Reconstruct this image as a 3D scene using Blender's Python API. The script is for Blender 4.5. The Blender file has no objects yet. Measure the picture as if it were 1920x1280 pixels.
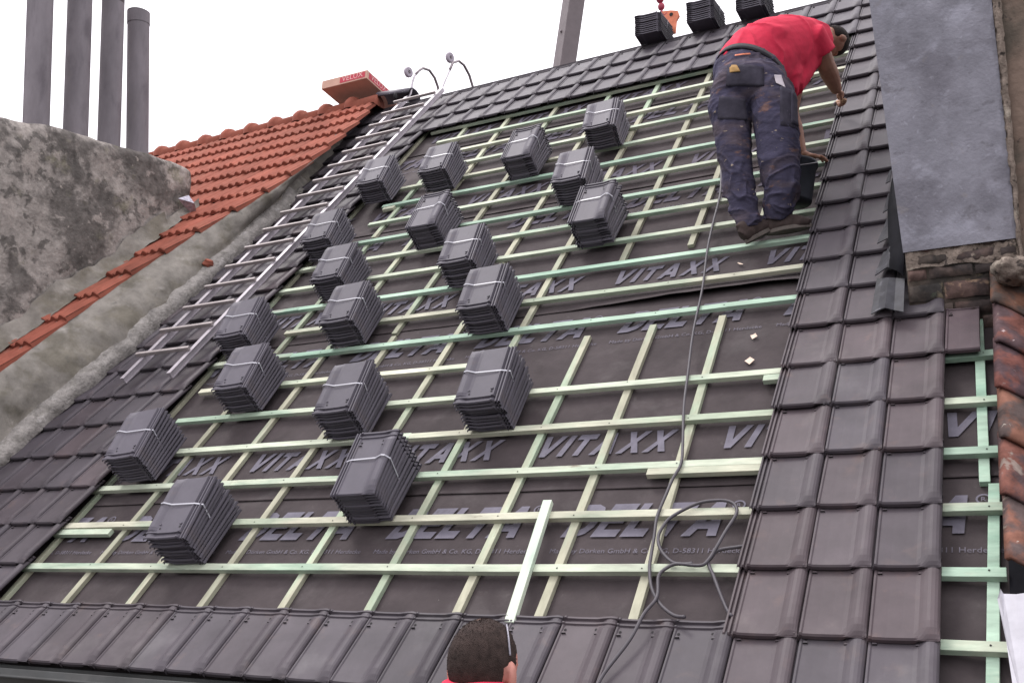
import bpy, bmesh, math, random
from mathutils import Vector, Matrix, noise
random.seed(7)
D = bpy.data
COL = bpy.context.scene.collection
R_ = math.radians

# ------------------------------------------------------------------ camera, sky, sun, exposure
scene = bpy.context.scene
YAW, PITCH, FPX = 0.488404, 0.208208, 1909.97
cam_d = D.cameras.new("camera")
cam = D.objects.new("camera", cam_d)
COL.objects.link(cam)
cam.location = (5.262, -3.899, 0.275)
cam.rotation_euler = (math.pi / 2 + PITCH, 0, YAW)
cam_d.sensor_width = 36.0
cam_d.lens = 36.0 * FPX / 1920.0
cam_d.clip_start = 0.05
cam_d.clip_end = 2000
scene.camera = cam

SUN_EL, SUN_AZ = 66.0, -80.0          # high and from the left
w = D.worlds.new("World")
scene.world = w
w.use_nodes = True
nt = w.node_tree
nt.nodes.clear()
sky = nt.nodes.new("ShaderNodeTexSky")
sky.sky_type = 'NISHITA'
sky.sun_disc = False
sky.sun_elevation = R_(SUN_EL)
sky.sun_rotation = R_(SUN_AZ)
sky.air_density = 1.0
sky.dust_density = 4.0
cloud = nt.nodes.new("ShaderNodeMixRGB")      # a layer of white cloud in front of the blue, brighter towards the zenith as overcast skies are
cloud.inputs[0].default_value = 0.92
nt.links.new(sky.outputs[0], cloud.inputs[1])
geo = nt.nodes.new("ShaderNodeTexCoord")
sep = nt.nodes.new("ShaderNodeSeparateXYZ")
nt.links.new(geo.outputs["Generated"], sep.inputs[0])
grad = nt.nodes.new("ShaderNodeMapRange")
grad.inputs[1].default_value, grad.inputs[2].default_value = 0.0, 1.0
grad.inputs[3].default_value, grad.inputs[4].default_value = 5.6, 18.0
nt.links.new(sep.outputs[2], grad.inputs[0])
ctint = nt.nodes.new("ShaderNodeMixRGB")
ctint.blend_type = 'MULTIPLY'
ctint.inputs[0].default_value = 1
ctint.inputs[1].default_value = (1.0, 0.965, 1.01, 1)
nt.links.new(grad.outputs[0], ctint.inputs[2])
nt.links.new(ctint.outputs[0], cloud.inputs[2])
bg = nt.nodes.new("ShaderNodeBackground")
bg.inputs[1].default_value = 0.13
nt.links.new(cloud.outputs[0], bg.inputs[0])
wo = nt.nodes.new("ShaderNodeOutputWorld")
nt.links.new(bg.outputs[0], wo.inputs[0])

sun_d = D.lights.new("sun", 'SUN')
sun_d.energy = 1.35
sun_d.angle = R_(16)
sun_d.color = (1.0, 0.97, 0.94)
sun = D.objects.new("sun", sun_d)
COL.objects.link(sun)
_sd = Vector((math.sin(R_(SUN_AZ)) * math.cos(R_(SUN_EL)), math.cos(R_(SUN_AZ)) * math.cos(R_(SUN_EL)), math.sin(R_(SUN_EL))))
sun.rotation_euler = _sd.to_track_quat('Z', 'Y').to_euler()
sun.location = (0, 0, 30)

scene.view_settings.view_transform = 'Standard'
scene.view_settings.look = 'None'
scene.view_settings.gamma = 1.0
scene.view_settings.exposure = 0.45
try:
    scene.view_settings.use_curve_mapping = False
except Exception:
    pass

# ------------------------------------------------------------------ materials
def mat(name, col, rough=0.7, var=0.2, scale=6.0, detail=6.0, bump=0.2, bscale=60.0, stretch=(1, 1, 1),
        metal=0.0, spec=0.4, objrand=0.0, tint=False, blots=(), bdist=0.004):
    """col base; var noise contrast; blots = [(colour, scale, lo, hi, amount, seed)] shaped patches; tint = per-piece colour attribute"""
    m = D.materials.new(name)
    m.use_nodes = True
    t = m.node_tree
    t.nodes.clear()
    N = t.nodes.new
    out = N("ShaderNodeOutputMaterial")
    b = N("ShaderNodeBsdfPrincipled")
    t.links.new(b.outputs[0], out.inputs[0])
    b.inputs["Roughness"].default_value = rough
    b.inputs["Metallic"].default_value = metal
    b.inputs["Specular IOR Level"].default_value = spec
    tc = N("ShaderNodeTexCoord")
    mp = N("ShaderNodeMapping")
    mp.inputs["Scale"].default_value = stretch
    t.links.new(tc.outputs["Object"], mp.inputs[0])
    n1 = N("ShaderNodeTexNoise")
    n1.inputs["Scale"].default_value = scale
    n1.inputs["Detail"].default_value = detail
    n1.inputs["Roughness"].default_value = 0.62
    t.links.new(mp.outputs[0], n1.inputs["Vector"])
    mr = N("ShaderNodeMapRange")
    mr.inputs[1].default_value, mr.inputs[2].default_value = 0.3, 0.7
    mr.inputs[3].default_value, mr.inputs[4].default_value = 1 - var, 1 + var
    t.links.new(n1.outputs[0], mr.inputs[0])
    cur = None
    base = N("ShaderNodeRGB")
    base.outputs[0].default_value = (*col, 1)
    cur = base.outputs[0]
    for (bc, bs, lo, hi, amt, seed) in blots:
        nb = N("ShaderNodeTexNoise")
        nb.noise_dimensions = '4D'
        nb.inputs["W"].default_value = seed
        nb.inputs["Scale"].default_value = bs
        nb.inputs["Detail"].default_value = 8
        nb.inputs["Roughness"].default_value = 0.6
        nb.inputs["Distortion"].default_value = 0.4
        t.links.new(mp.outputs[0], nb.inputs["Vector"])
        rb = N("ShaderNodeMapRange")
        rb.interpolation_type = 'SMOOTHSTEP'
        rb.inputs[1].default_value, rb.inputs[2].default_value = lo, hi
        rb.inputs[3].default_value, rb.inputs[4].default_value = 0, amt
        t.links.new(nb.outputs[0], rb.inputs[0])
        mx = N("ShaderNodeMixRGB")
        t.links.new(rb.outputs[0], mx.inputs[0])
        t.links.new(cur, mx.inputs[1])
        mx.inputs[2].default_value = (*bc, 1)
        cur = mx.outputs[0]
    mul = N("ShaderNodeMixRGB")
    mul.blend_type = 'MULTIPLY'
    mul.inputs[0].default_value = 1
    t.links.new(cur, mul.inputs[1])
    t.links.new(mr.outputs[0], mul.inputs[2])
    cur = mul.outputs[0]
    if objrand:
        oi = N("ShaderNodeObjectInfo")
        r2 = N("ShaderNodeMapRange")
        r2.inputs[3].default_value, r2.inputs[4].default_value = 1 - objrand, 1 + objrand
        t.links.new(oi.outputs["Random"], r2.inputs[0])
        m2 = N("ShaderNodeMixRGB")
        m2.blend_type = 'MULTIPLY'
        m2.inputs[0].default_value = 1
        t.links.new(cur, m2.inputs[1])
        t.links.new(r2.outputs[0], m2.inputs[2])
        cur = m2.outputs[0]
    if tint:
        at = N("ShaderNodeAttribute")
        at.attribute_name = "tint"
        m3 = N("ShaderNodeMixRGB")
        m3.blend_type = 'MULTIPLY'
        m3.inputs[0].default_value = 1
        t.links.new(cur, m3.inputs[1])
        t.links.new(at.outputs["Color"], m3.inputs[2])
        cur = m3.outputs[0]
    t.links.new(cur, b.inputs["Base Color"])
    if bump:
        nb = N("ShaderNodeTexNoise")
        nb.inputs["Scale"].default_value = bscale
        nb.inputs["Detail"].default_value = 5
        t.links.new(mp.outputs[0], nb.inputs["Vector"])
        bp = N("ShaderNodeBump")
        bp.inputs["Strength"].default_value = bump
        bp.inputs["Distance"].default_value = bdist
        t.links.new(nb.outputs[0], bp.inputs["Height"])
        t.links.new(bp.outputs[0], b.inputs["Normal"])
    return m

M = {}
M['tile'] = mat("dark_tile", (0.058, 0.0505, 0.0585), rough=0.56, var=0.2, scale=5, bump=0.12, bscale=300, tint=True, spec=0.22, bdist=0.0006,
                blots=[((0.105, 0.078, 0.074), 9, 0.55, 0.75, 0.5, 2.0), ((0.115, 0.108, 0.112), 2.6, 0.54, 0.72, 0.45, 11.0), ((0.22, 0.2, 0.2), 60, 0.70, 0.76, 0.45, 5.0)])
M['stacktile'] = mat("stacked_dark_tile", (0.086, 0.079, 0.096), rough=0.56, var=0.12, scale=6, bump=0.12, bscale=300, objrand=0.12, spec=0.22, bdist=0.0006,
                     blots=[((0.12, 0.095, 0.09), 7, 0.58, 0.75, 0.4, 2.0)])
M['hole'] = mat("nail_hole_dark", (0.012, 0.011, 0.012), rough=0.9, var=0.05, bump=0)
M['strap'] = mat("strapping_band", (0.36, 0.36, 0.40), rough=0.35, var=0.1, bump=0, spec=0.5)
M['underlay'] = mat("underlay_fabric", (0.052, 0.0425, 0.044), rough=0.82, var=0.24, scale=4, bump=0.55, bscale=9, spec=0.15, bdist=0.012,
                    blots=[((0.088, 0.078, 0.078), 3.5, 0.5, 0.72, 0.55, 1.0), ((0.11, 0.1, 0.095), 14, 0.62, 0.75, 0.4, 7.0), ((0.35, 0.33, 0.3), 45, 0.73, 0.78, 0.5, 3.0)])
M['print'] = mat("underlay_print", (0.130, 0.122, 0.15), rough=0.8, var=0.24, scale=9, bump=0.1, bscale=160, spec=0.2,
                 blots=[((0.075, 0.066, 0.075), 8, 0.55, 0.72, 0.7, 4.0), ((0.075, 0.066, 0.075), 40, 0.6, 0.72, 0.6, 9.0)])
M['printgrazing'] = mat("underlay_print_grazing", (0.10, 0.090, 0.114), rough=0.85, var=0.25, scale=9, bump=0.1, bscale=160, spec=0.15,
                 blots=[((0.07, 0.06, 0.066), 8, 0.5, 0.7, 0.75, 4.0)])  # upper rows: low contrast of the grazing view painted into the print colour
M['printfaint'] = mat("underlay_print_faint", (0.125, 0.115, 0.14), rough=0.8, var=0.25, scale=30, bump=0, spec=0.2)
def wood(name, col, green):
    return mat(name, col, rough=0.8, var=0.26, scale=10, bump=0.25, bscale=50, stretch=(0.4, 1.6, 1.6), objrand=0.16, spec=0.25,
               blots=[(green, 2.2, 0.46, 0.62, 0.75, 1.0), ((0.17, 0.13, 0.10), 7, 0.66, 0.71, 0.75, 8.0), ((0.30, 0.27, 0.24), 4, 0.6, 0.7, 0.6, 12.0), ((0.56, 0.55, 0.44), 3.0, 0.55, 0.7, 0.6, 6.0)])
M['wood1'] = wood("batten_pale", (0.40, 0.44, 0.345), (0.235, 0.34, 0.255))
M['wood2'] = wood("batten_green", (0.31, 0.42, 0.33), (0.20, 0.325, 0.245))
M['wood3'] = wood("batten_cream", (0.44, 0.435, 0.34), (0.28, 0.35, 0.26))
M['cwood'] = mat("counter_batten_wood", (0.35, 0.345, 0.26), rough=0.8, var=0.22, scale=10, bump=0.3, bscale=50, stretch=(1.6, 0.18, 0.6), objrand=0.18, spec=0.2,
                 blots=[((0.30, 0.40, 0.29), 2.2, 0.46, 0.62, 0.75, 1.0), ((0.2, 0.13, 0.1), 7, 0.66, 0.74, 0.7, 8.0)])
M['red'] = mat("red_clay_tile", (0.255, 0.083, 0.056), rough=0.88, var=0.2, scale=4, bump=0.2, bscale=120, tint=True, spec=0.2, bdist=0.001,
               blots=[((0.18, 0.052, 0.042), 3, 0.55, 0.75, 0.7, 1.0), ((0.13, 0.055, 0.045), 22, 0.60, 0.72, 0.65, 4.0), ((0.33, 0.15, 0.11), 6, 0.58, 0.72, 0.5, 9.0)])
M['oldred'] = mat("old_red_tile", (0.165, 0.078, 0.058), rough=0.95, var=0.4, scale=12, bump=0.6, bscale=50, tint=True, spec=0.06,
                  blots=[((0.075, 0.060, 0.060), 6, 0.44, 0.58, 0.9, 1.0), ((0.42, 0.38, 0.34), 30, 0.66, 0.71, 0.8, 4.0), ((0.25, 0.22, 0.18), 8, 0.60, 0.66, 0.85, 7.0)])
M['chimney'] = mat("weathered_render", (0.275, 0.25, 0.23), rough=0.95, var=0.35, scale=12, detail=10, bump=0.8, bscale=30, spec=0.1, bdist=0.012,
                   blots=[((0.095, 0.086, 0.080), 2.3, 0.46, 0.55, 0.82, 1.0), ((0.09, 0.083, 0.077), 7.5, 0.52, 0.59, 0.78, 9.0),
                          ((0.17, 0.16, 0.11), 4, 0.56, 0.68, 0.6, 2.5), ((0.33, 0.295, 0.27), 4.3, 0.56, 0.62, 0.75, 6.0), ((0.40, 0.36, 0.32), 17, 0.64, 0.69, 0.7, 12.0)])
M['cement'] = mat("smeared_cement", (0.215, 0.20, 0.178), rough=0.95, var=0.3, scale=7, bump=0.6, bscale=26, spec=0.1, bdist=0.01,
                  blots=[((0.145, 0.132, 0.105), 3.0, 0.47, 0.62, 0.8, 1.0), ((0.32, 0.30, 0.275), 4, 0.56, 0.68, 0.75, 5.0), ((0.13, 0.125, 0.11), 9, 0.62, 0.7, 0.7, 3.0)])
M['mortar'] = mat("fresh_grey_mortar", (0.25, 0.235, 0.22), rough=0.95, var=0.35, scale=14, bump=0.9, bscale=45, spec=0.1, bdist=0.015,
                  blots=[((0.17, 0.16, 0.145), 9, 0.5, 0.62, 0.75, 1.0), ((0.42, 0.40, 0.385), 7, 0.58, 0.68, 0.7, 5.0)])
M['render'] = mat("grey_render", (0.20, 0.198, 0.226), rough=0.9, var=0.2, scale=6, detail=10, bump=0.6, bscale=60, spec=0.15, bdist=0.006,
                  blots=[((0.135, 0.13, 0.15), 2.6, 0.46, 0.62, 0.75, 1.0), ((0.29, 0.29, 0.335), 5, 0.53, 0.68, 0.65, 5.0), ((0.10, 0.095, 0.105), 9, 0.60, 0.7, 0.55, 3.0), ((0.30, 0.30, 0.34), 26, 0.6, 0.7, 0.5, 9.0), ((0.11, 0.105, 0.12), 22, 0.6, 0.7, 0.5, 13.0), ((0.22, 0.2, 0.19), 10, 0.6, 0.7, 0.4, 7.0)])
M['brick'] = mat("old_dark_brick", (0.085, 0.066, 0.06), rough=0.9, var=0.45, scale=12, bump=0.7, bscale=40, tint=True, spec=0.15, bdist=0.008,
                 blots=[((0.035, 0.032, 0.033), 5, 0.44, 0.58, 0.85, 1.0), ((0.26, 0.21, 0.15), 9, 0.58, 0.66, 0.7, 4.0), ((0.12, 0.14, 0.10), 8, 0.62, 0.7, 0.6, 6.0)])
M['brownwall'] = mat("stained_brown_plaster", (0.17, 0.125, 0.10), rough=0.92, var=0.3, scale=6, bump=0.6, bscale=30, spec=0.1, bdist=0.01,
                     blots=[((0.09, 0.08, 0.065), 2.5, 0.47, 0.62, 0.8, 1.0), ((0.26, 0.2, 0.17), 4, 0.58, 0.7, 0.6, 4.0), ((0.04, 0.035, 0.035), 16, 0.64, 0.7, 0.8, 6.0)])
M['crumble'] = mat("crumbling_tan_mortar", (0.19, 0.155, 0.13), rough=0.95, var=0.4, scale=20, bump=0.9, bscale=60, spec=0.1, bdist=0.012,
                   blots=[((0.035, 0.03, 0.028), 18, 0.56, 0.62, 0.85, 1.0), ((0.33, 0.29, 0.24), 12, 0.58, 0.66, 0.7, 4.0)])
M['lead'] = mat("lead_sheet", (0.030, 0.030, 0.036), rough=0.65, var=0.4, scale=12, bump=0.35, bscale=30, metal=0.0, spec=0.25,
                blots=[((0.095, 0.094, 0.108), 9, 0.56, 0.68, 0.7, 1.0)])
M['leaddark'] = mat("dark_lead_upstand", (0.010, 0.010, 0.013), rough=0.9, var=0.2, scale=12, bump=0.2, bscale=40, spec=0.1)
M['alu'] = mat("ladder_aluminium", (0.39, 0.36, 0.39), rough=0.5, var=0.12, scale=20, bump=0.05, bscale=90, metal=0.35, spec=0.5)
M['rung'] = mat("ladder_rung_grey", (0.32, 0.285, 0.28), rough=0.6, var=0.15, scale=20, bump=0.1, bscale=90, metal=0.2)
M['steel'] = mat("dull_steel", (0.25, 0.22, 0.23), rough=0.5, var=0.15, scale=20, bump=0.05, metal=0.5)
M['wheel'] = mat("wheel_grey", (0.36, 0.32, 0.37), rough=0.55, var=0.15, scale=20, bump=0.05)
M['rubber'] = mat("black_rubber", (0.02, 0.018, 0.02), rough=0.8, var=0.2, bump=0.1)
M['pipe'] = mat("fibre_cement_pipe", (0.195, 0.178, 0.192), rough=0.85, var=0.18, scale=7, bump=0.3, bscale=80, spec=0.15, objrand=0.12, stretch=(1, 1, 0.3),
                blots=[((0.105, 0.093, 0.105), 5, 0.5, 0.66, 0.6, 1.0), ((0.21, 0.19, 0.19), 7, 0.6, 0.72, 0.5, 3.0)])
M['card'] = mat("cardboard", (0.52, 0.33, 0.26), rough=0.85, var=0.1, scale=8, bump=0.1, bscale=80, spec=0.15)
M['cardprint'] = mat("box_red_print", (0.46, 0.06, 0.085), rough=0.7, var=0.1, scale=12, bump=0, spec=0.2)
M['cardwhite'] = mat("box_pink_letters", (0.72, 0.42, 0.40), rough=0.7, var=0.05, bump=0, spec=0.2)
M['boom'] = mat("crane_boom_grey", (0.155, 0.13, 0.135), rough=0.6, var=0.12, scale=6, bump=0.1, bscale=60)
M['boomwhite'] = mat("crane_boom_white", (0.8, 0.78, 0.8), rough=0.5, var=0.04, scale=6, bump=0)
M['boomtext'] = mat("crane_letters_mauve", (0.26, 0.17, 0.26), rough=0.6, var=0.05, bump=0)
M['hookred'] = mat("hook_red_paint", (0.30, 0.03, 0.06), rough=0.5, var=0.2, scale=20, bump=0.1)
M['hookorange'] = mat("clamp_orange_paint", (0.62, 0.18, 0.09), rough=0.55, var=0.2, scale=15, bump=0.1)
M['skin'] = mat("skin", (0.30, 0.155, 0.105), rough=0.6, var=0.15, scale=18, bump=0.12, bscale=180, spec=0.35, bdist=0.002,
                blots=[((0.22, 0.10, 0.07), 8, 0.55, 0.7, 0.5, 1.0)])
M['skin2'] = mat("neck_skin", (0.45, 0.20, 0.16), rough=0.6, var=0.12, scale=18, bump=0.12, bscale=180, spec=0.35, bdist=0.002)
M['hair'] = mat("dark_cropped_hair", (0.026, 0.02, 0.018), rough=0.85, var=0.4, scale=40, bump=0.9, bscale=260, spec=0.15, stretch=(1, 1, 0.5), bdist=0.004)
M['hair2'] = mat("dark_thinning_hair", (0.036, 0.025, 0.022), rough=0.85, var=0.4, scale=50, bump=0.9, bscale=420, spec=0.15, bdist=0.003)
M['scalp'] = mat("thin_crown_scalp", (0.14, 0.085, 0.065), rough=0.75, var=0.35, scale=60, bump=0.5, bscale=300, spec=0.25,
                 blots=[((0.04, 0.028, 0.025), 45, 0.45, 0.6, 0.8, 1.0)])
M['shirt'] = mat("red_cotton", (0.60, 0.035, 0.075), rough=0.85, var=0.12, scale=14, bump=0.35, bscale=26, spec=0.15, bdist=0.006,
                 blots=[((0.42, 0.025, 0.055), 6, 0.55, 0.75, 0.5, 1.0)])
M['trousers'] = mat("navy_work_cloth", (0.058, 0.054, 0.088), rough=0.9, var=0.35, scale=7, bump=0.7, bscale=22, spec=0.15, stretch=(1, 1, 2.2), bdist=0.008,
                    blots=[((0.10, 0.078, 0.088), 3, 0.48, 0.62, 0.7, 1.0), ((0.035, 0.033, 0.055), 5, 0.56, 0.68, 0.7, 8.0), ((0.20, 0.115, 0.09), 7, 0.58, 0.68, 0.75, 4.0), ((0.42, 0.34, 0.26), 17, 0.635, 0.68, 0.85, 6.0)])
M['pocket'] = mat("grey_pocket_cloth", (0.058, 0.054, 0.072), rough=0.9, var=0.35, scale=10, bump=0.4, bscale=50, spec=0.12,
                  blots=[((0.12, 0.085, 0.07), 6, 0.58, 0.7, 0.6, 1.0)])
M['belt'] = mat("dark_belt", (0.016, 0.014, 0.019), rough=0.8, var=0.2, scale=20, bump=0.1)
M['paper'] = mat("pale_paper", (0.55, 0.5, 0.53), rough=0.8, var=0.06, bump=0.05)
M['ochre'] = mat("ochre_leather", (0.42, 0.25, 0.09), rough=0.8, var=0.25, scale=20, bump=0.2)
M['boot'] = mat("dusty_brown_boot", (0.05, 0.036, 0.033), rough=0.8, var=0.4, scale=14, bump=0.4, bscale=50, spec=0.2,
                blots=[((0.20, 0.14, 0.12), 7, 0.6, 0.72, 0.7, 1.0)])
M['sole'] = mat("dusty_sole", (0.10, 0.085, 0.075), rough=0.85, var=0.3, scale=14, bump=0.3)
M['bucket'] = mat("black_bucket_plastic", (0.03, 0.034, 0.042), rough=0.6, var=0.35, scale=9, bump=0.2, bscale=40,
                  blots=[((0.12, 0.10, 0.09), 6, 0.6, 0.75, 0.5, 1.0)])
M['wire'] = mat("galvanised_wire", (0.22, 0.21, 0.22), rough=0.5, var=0.1, bump=0, metal=0.4)
M['cord'] = mat("grey_rubber_cord", (0.052, 0.046, 0.054), rough=0.55, var=0.15, scale=20, bump=0.1, spec=0.4)
M['handle'] = mat("worn_wood_handle", (0.45, 0.28, 0.18), rough=0.7, var=0.2, scale=20, bump=0.2)
M['gutter'] = mat("weathered_zinc", (0.040, 0.042, 0.042), rough=0.7, var=0.25, scale=5, bump=0.15, bscale=40, metal=0.2,
                  blots=[((0.065, 0.062, 0.06), 3, 0.5, 0.7, 0.6, 1.0)])
M['wall'] = mat("brick_house_wall", (0.22, 0.12, 0.09), rough=0.9, var=0.25, scale=8, bump=0.4, bscale=40)
M['board'] = mat("grey_scaffold_board", (0.25, 0.22, 0.18), rough=0.85, var=0.25, scale=6, bump=0.3, stretch=(0.2, 1, 1))
M['asphalt'] = mat("asphalt", (0.055, 0.054, 0.055), rough=0.9, var=0.25, scale=2, bump=0.4, bscale=40)
M['whitesheet'] = mat("white_lead_sheet", (0.38, 0.375, 0.41), rough=0.6, var=0.12, scale=9, bump=0.3, bscale=30)
M['foil'] = mat("crumpled_foil", (0.34, 0.33, 0.38), rough=0.4, var=0.5, scale=25, bump=0.8, bscale=40, metal=0.5, bdist=0.01)
M['chip'] = mat("wood_chip", (0.65, 0.52, 0.42), rough=0.8, var=0.2, scale=30, bump=0.2)
M['lens'] = mat("dark_lens", (0.015, 0.013, 0.016), rough=0.2, var=0.1, bump=0, spec=0.6)
M['glassframe'] = mat("pale_plastic_frame", (0.26, 0.25, 0.29), rough=0.4, var=0.1, bump=0)

# ------------------------------------------------------------------ frames and mesh helpers
W, G, TH = 0.243, 0.339198, 0.8050011
UX = Vector((1, 0, 0))
VX = Vector((0, math.cos(TH), math.sin(TH)))
NX = Vector((0, -math.sin(TH), math.cos(TH)))
ROT = Matrix((UX, VX, NX)).transposed()          # local roof axes -> world
def P(u, v, h=0.0):                              # roof point: tile columns, tile courses, metres above the tile plane
    return UX * (u * W) + VX * (v * G) + NX * h

class MB:
    def __init__(s):
        s.v, s.f, s.m, s.t = [], [], [], []
        s.tint = (1, 1, 1)
    def add(s, vs, fs, mi=0):
        o = len(s.v)
        s.v += [Vector(p) for p in vs]
        s.t += [s.tint] * len(vs)
        for f in fs:
            s.f.append([o + i for i in f])
            s.m.append(mi)
    def box(s, c, ax, ay, az, mi=0):             # centre and three half axes
        c, ax, ay, az = Vector(c), Vector(ax), Vector(ay), Vector(az)
        vs = [c + ax * i + ay * j + az * k for k in (-1, 1) for j in (-1, 1) for i in (-1, 1)]
        fs = [[0, 2, 3, 1], [4, 5, 7, 6], [0, 1, 5, 4], [2, 6, 7, 3], [0, 4, 6, 2], [1, 3, 7, 5]]
        if ax.cross(ay).dot(az) < 0:
            fs = [f[::-1] for f in fs]
        s.add(vs, fs, mi)
    def tube(s, pts, r, n=8, mi=0, caps=True, ref=Vector((0.3, 0.2, 0.93))):
        pts = [Vector(p) for p in pts]
        rs = r if isinstance(r, (list, tuple)) else [r] * len(pts)
        rings = []
        for i, p in enumerate(pts):
            t = (pts[min(i + 1, len(pts) - 1)] - pts[max(i - 1, 0)]).normalized()
            a = (ref - t * ref.dot(t))
            if a.length < 1e-4:
                a = t.orthogonal()
            a.normalize()
            b = t.cross(a)
            ra, rb = rs[i] if isinstance(rs[i], (list, tuple)) else (rs[i], rs[i])
            rings.append([p + a * (math.cos(2 * math.pi * k / n) * ra) + b * (math.sin(2 * math.pi * k / n) * rb) for k in range(n)])
        vs = [q for rg in rings for q in rg]
        fs = []
        for i in range(len(pts) - 1):
            for k in range(n):
                k2 = (k + 1) % n
                fs.append([i * n + k, i * n + k2, (i + 1) * n + k2, (i + 1) * n + k])
        if caps:
            fs.append(list(range(n))[::-1])
            fs.append([(len(pts) - 1) * n + k for k in range(n)])
        s.add(vs, fs, mi)
    def grid(s, pts, nu, nv, mi=0):
        fs = [[j * nu + i, j * nu + i + 1, (j + 1) * nu + i + 1, (j + 1) * nu + i] for j in range(nv - 1) for i in range(nu - 1)]
        s.add(pts, fs, mi)
    def ellipsoid(s, c, r, rot=None, nu=16, nv=10, mi=0):
        vs, fs = [], []
        rot = rot or Matrix.Identity(3)
        for j in range(nv + 1):
            th = math.pi * j / nv
            for i in range(nu):
                ph = 2 * math.pi * i / nu
                vs.append(Vector(c) + rot @ Vector((r[0] * math.sin(th) * math.cos(ph), r[1] * math.sin(th) * math.sin(ph), r[2] * math.cos(th))))
        for j in range(nv):
            for i in range(nu):
                fs.append([j * nu + i, (j + 1) * nu + i, (j + 1) * nu + (i + 1) % nu, j * nu + (i + 1) % nu])
        s.add(vs, fs, mi)
    def prism(s, poly, d, mi=0):                 # polygon extruded along vector d
        n = len(poly)
        vs = [Vector(p) for p in poly] + [Vector(p) + Vector(d) for p in poly]
        fs = [list(range(n))[::-1], list(range(n, 2 * n))] + [[i, (i + 1) % n, n + (i + 1) % n, n + i] for i in range(n)]
        s.add(vs, fs, mi)
    def build(s, name, mats, parent=None, smooth=False, local=False, bevel=0.0):
        me = D.meshes.new(name)
        base = Vector((0, 0, 0))
        if parent is not None and not local:
            base = root_of(parent)
        me.from_pydata([p - base for p in s.v], [], s.f)
        if not isinstance(mats, (list, tuple)):
            mats = [mats]
        for m_ in mats:
            me.materials.append(m_)
        me.polygons.foreach_set("material_index", s.m)
        me.polygons.foreach_set("use_smooth", [smooth] * len(s.f))
        if any(t != (1, 1, 1) for t in s.t):
            a = me.attributes.new("tint", 'FLOAT_COLOR', 'POINT')
            a.data.foreach_set("color", [c for t in s.t for c in (*t, 1)])
        else:
            a = me.attributes.new("tint", 'FLOAT_COLOR', 'POINT')
            a.data.foreach_set("color", [1.0] * (4 * len(s.v)))
        me.validate()
        me.update()
        o = D.objects.new(name, me)
        COL.objects.link(o)
        if parent is not None:
            o.parent = parent
        if bevel:
            b = o.modifiers.new("bevel", 'BEVEL')
            b.width = bevel
            b.segments = 2
            b.limit_method = 'ANGLE'
        return o

def root_of(o):
    p = Vector((0, 0, 0))
    while o is not None:
        p += o.location
        o = o.parent
    return p
def tag(o, label=None, cat=None, group=None, kind=None):
    if label: o['label'] = label
    if cat: o['category'] = cat
    if group: o['group'] = group
    if kind: o['kind'] = kind
    return o
def empty(name, loc, label, cat, group=None):
    o = D.objects.new(name, None)
    COL.objects.link(o)
    o.location = loc
    o.empty_display_size = 0.1
    return tag(o, label, cat, group)
def nz(p, s=1.0, seed=0.0):
    return noise.noise(Vector(p) * s + Vector((seed, seed * 1.7, -seed)))

# text -> flat polygons in (x, y), height of capitals about 1
_tc = {}
def text_polys(txt):
    if txt in _tc: return _tc[txt]
    c = D.curves.new("t", 'FONT')
    c.body = txt
    c.size = 1.0
    c.resolution_u = 2
    o = D.objects.new("t", c)
    COL.objects.link(o)
    dg = bpy.context.evaluated_depsgraph_get()
    me = D.meshes.new_from_object(o.evaluated_get(dg))
    r = ([v.co.copy() for v in me.vertices], [list(p.vertices) for p in me.polygons])
    D.objects.remove(o)
    D.curves.remove(c)
    D.meshes.remove(me)
    _tc[txt] = r
    return r
def put_text(mb, txt, org, ex, ey, width, mi=0, shear=0.0):
    vs, fs = text_polys(txt)
    w_ = max(v.x for v in vs) - min(v.x for v in vs)
    k = width / w_
    x0 = min(v.x for v in vs)
    mb.add([Vector(org) + Vector(ex) * ((v.x - x0) * k + shear * v.y * k) + Vector(ey) * (v.y * k) for v in vs], fs, mi)
    return k
LET = {
 'V': (0.98, [[(0, 1), (.27, 1), (.49, .38), (.71, 1), (.98, 1), (.62, 0), (.36, 0)]]),
 'I': (0.27, [[(0, 0), (.27, 0), (.27, 1), (0, 1)]]),
 'T': (0.86, [[(.3, 0), (.56, 0), (.56, .76), (.86, .76), (.86, 1), (0, 1), (0, .76), (.3, .76)]]),
 'A': (1.0, [[(0, 0), (.27, 0), (.35, .2), (.5, .2), (.5, .42), (.42, .42), (.5, .7), (.5, 1), (.36, 1)],
             [(1, 0), (.64, 1), (.5, 1), (.5, .7), (.58, .42), (.5, .42), (.5, .2), (.65, .2), (.73, 0)]]),
 'X': (0.97, [[(0, 0), (.28, 0), (.48, .33), (.68, 0), (.97, 0), (.63, .5), (.95, 1), (.67, 1), (.48, .67), (.29, 1), (.01, 1), (.34, .5)]]),
 'E': (0.80, [[(0, 0), (.78, 0), (.78, .22), (.26, .22), (.26, .4), (.7, .4), (.7, .6), (.26, .6), (.26, .78), (.78, .78), (.78, 1), (0, 1)]]),
 'L': (0.74, [[(0, 0), (.72, 0), (.72, .24), (.26, .24), (.26, 1), (0, 1)]]),
}
_o = [(0, 0), (.45, 0), (.7, .1), (.82, .3), (.82, .7), (.7, .9), (.45, 1), (0, 1)]
_i = [(.26, .22), (.42, .22), (.53, .28), (.57, .38), (.57, .62), (.53, .72), (.42, .78), (.26, .78)]
LET['D'] = (0.84, [[_o[k], _o[(k + 1) % 8], _i[(k + 1) % 8], _i[k]] for k in range(8)])
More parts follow.
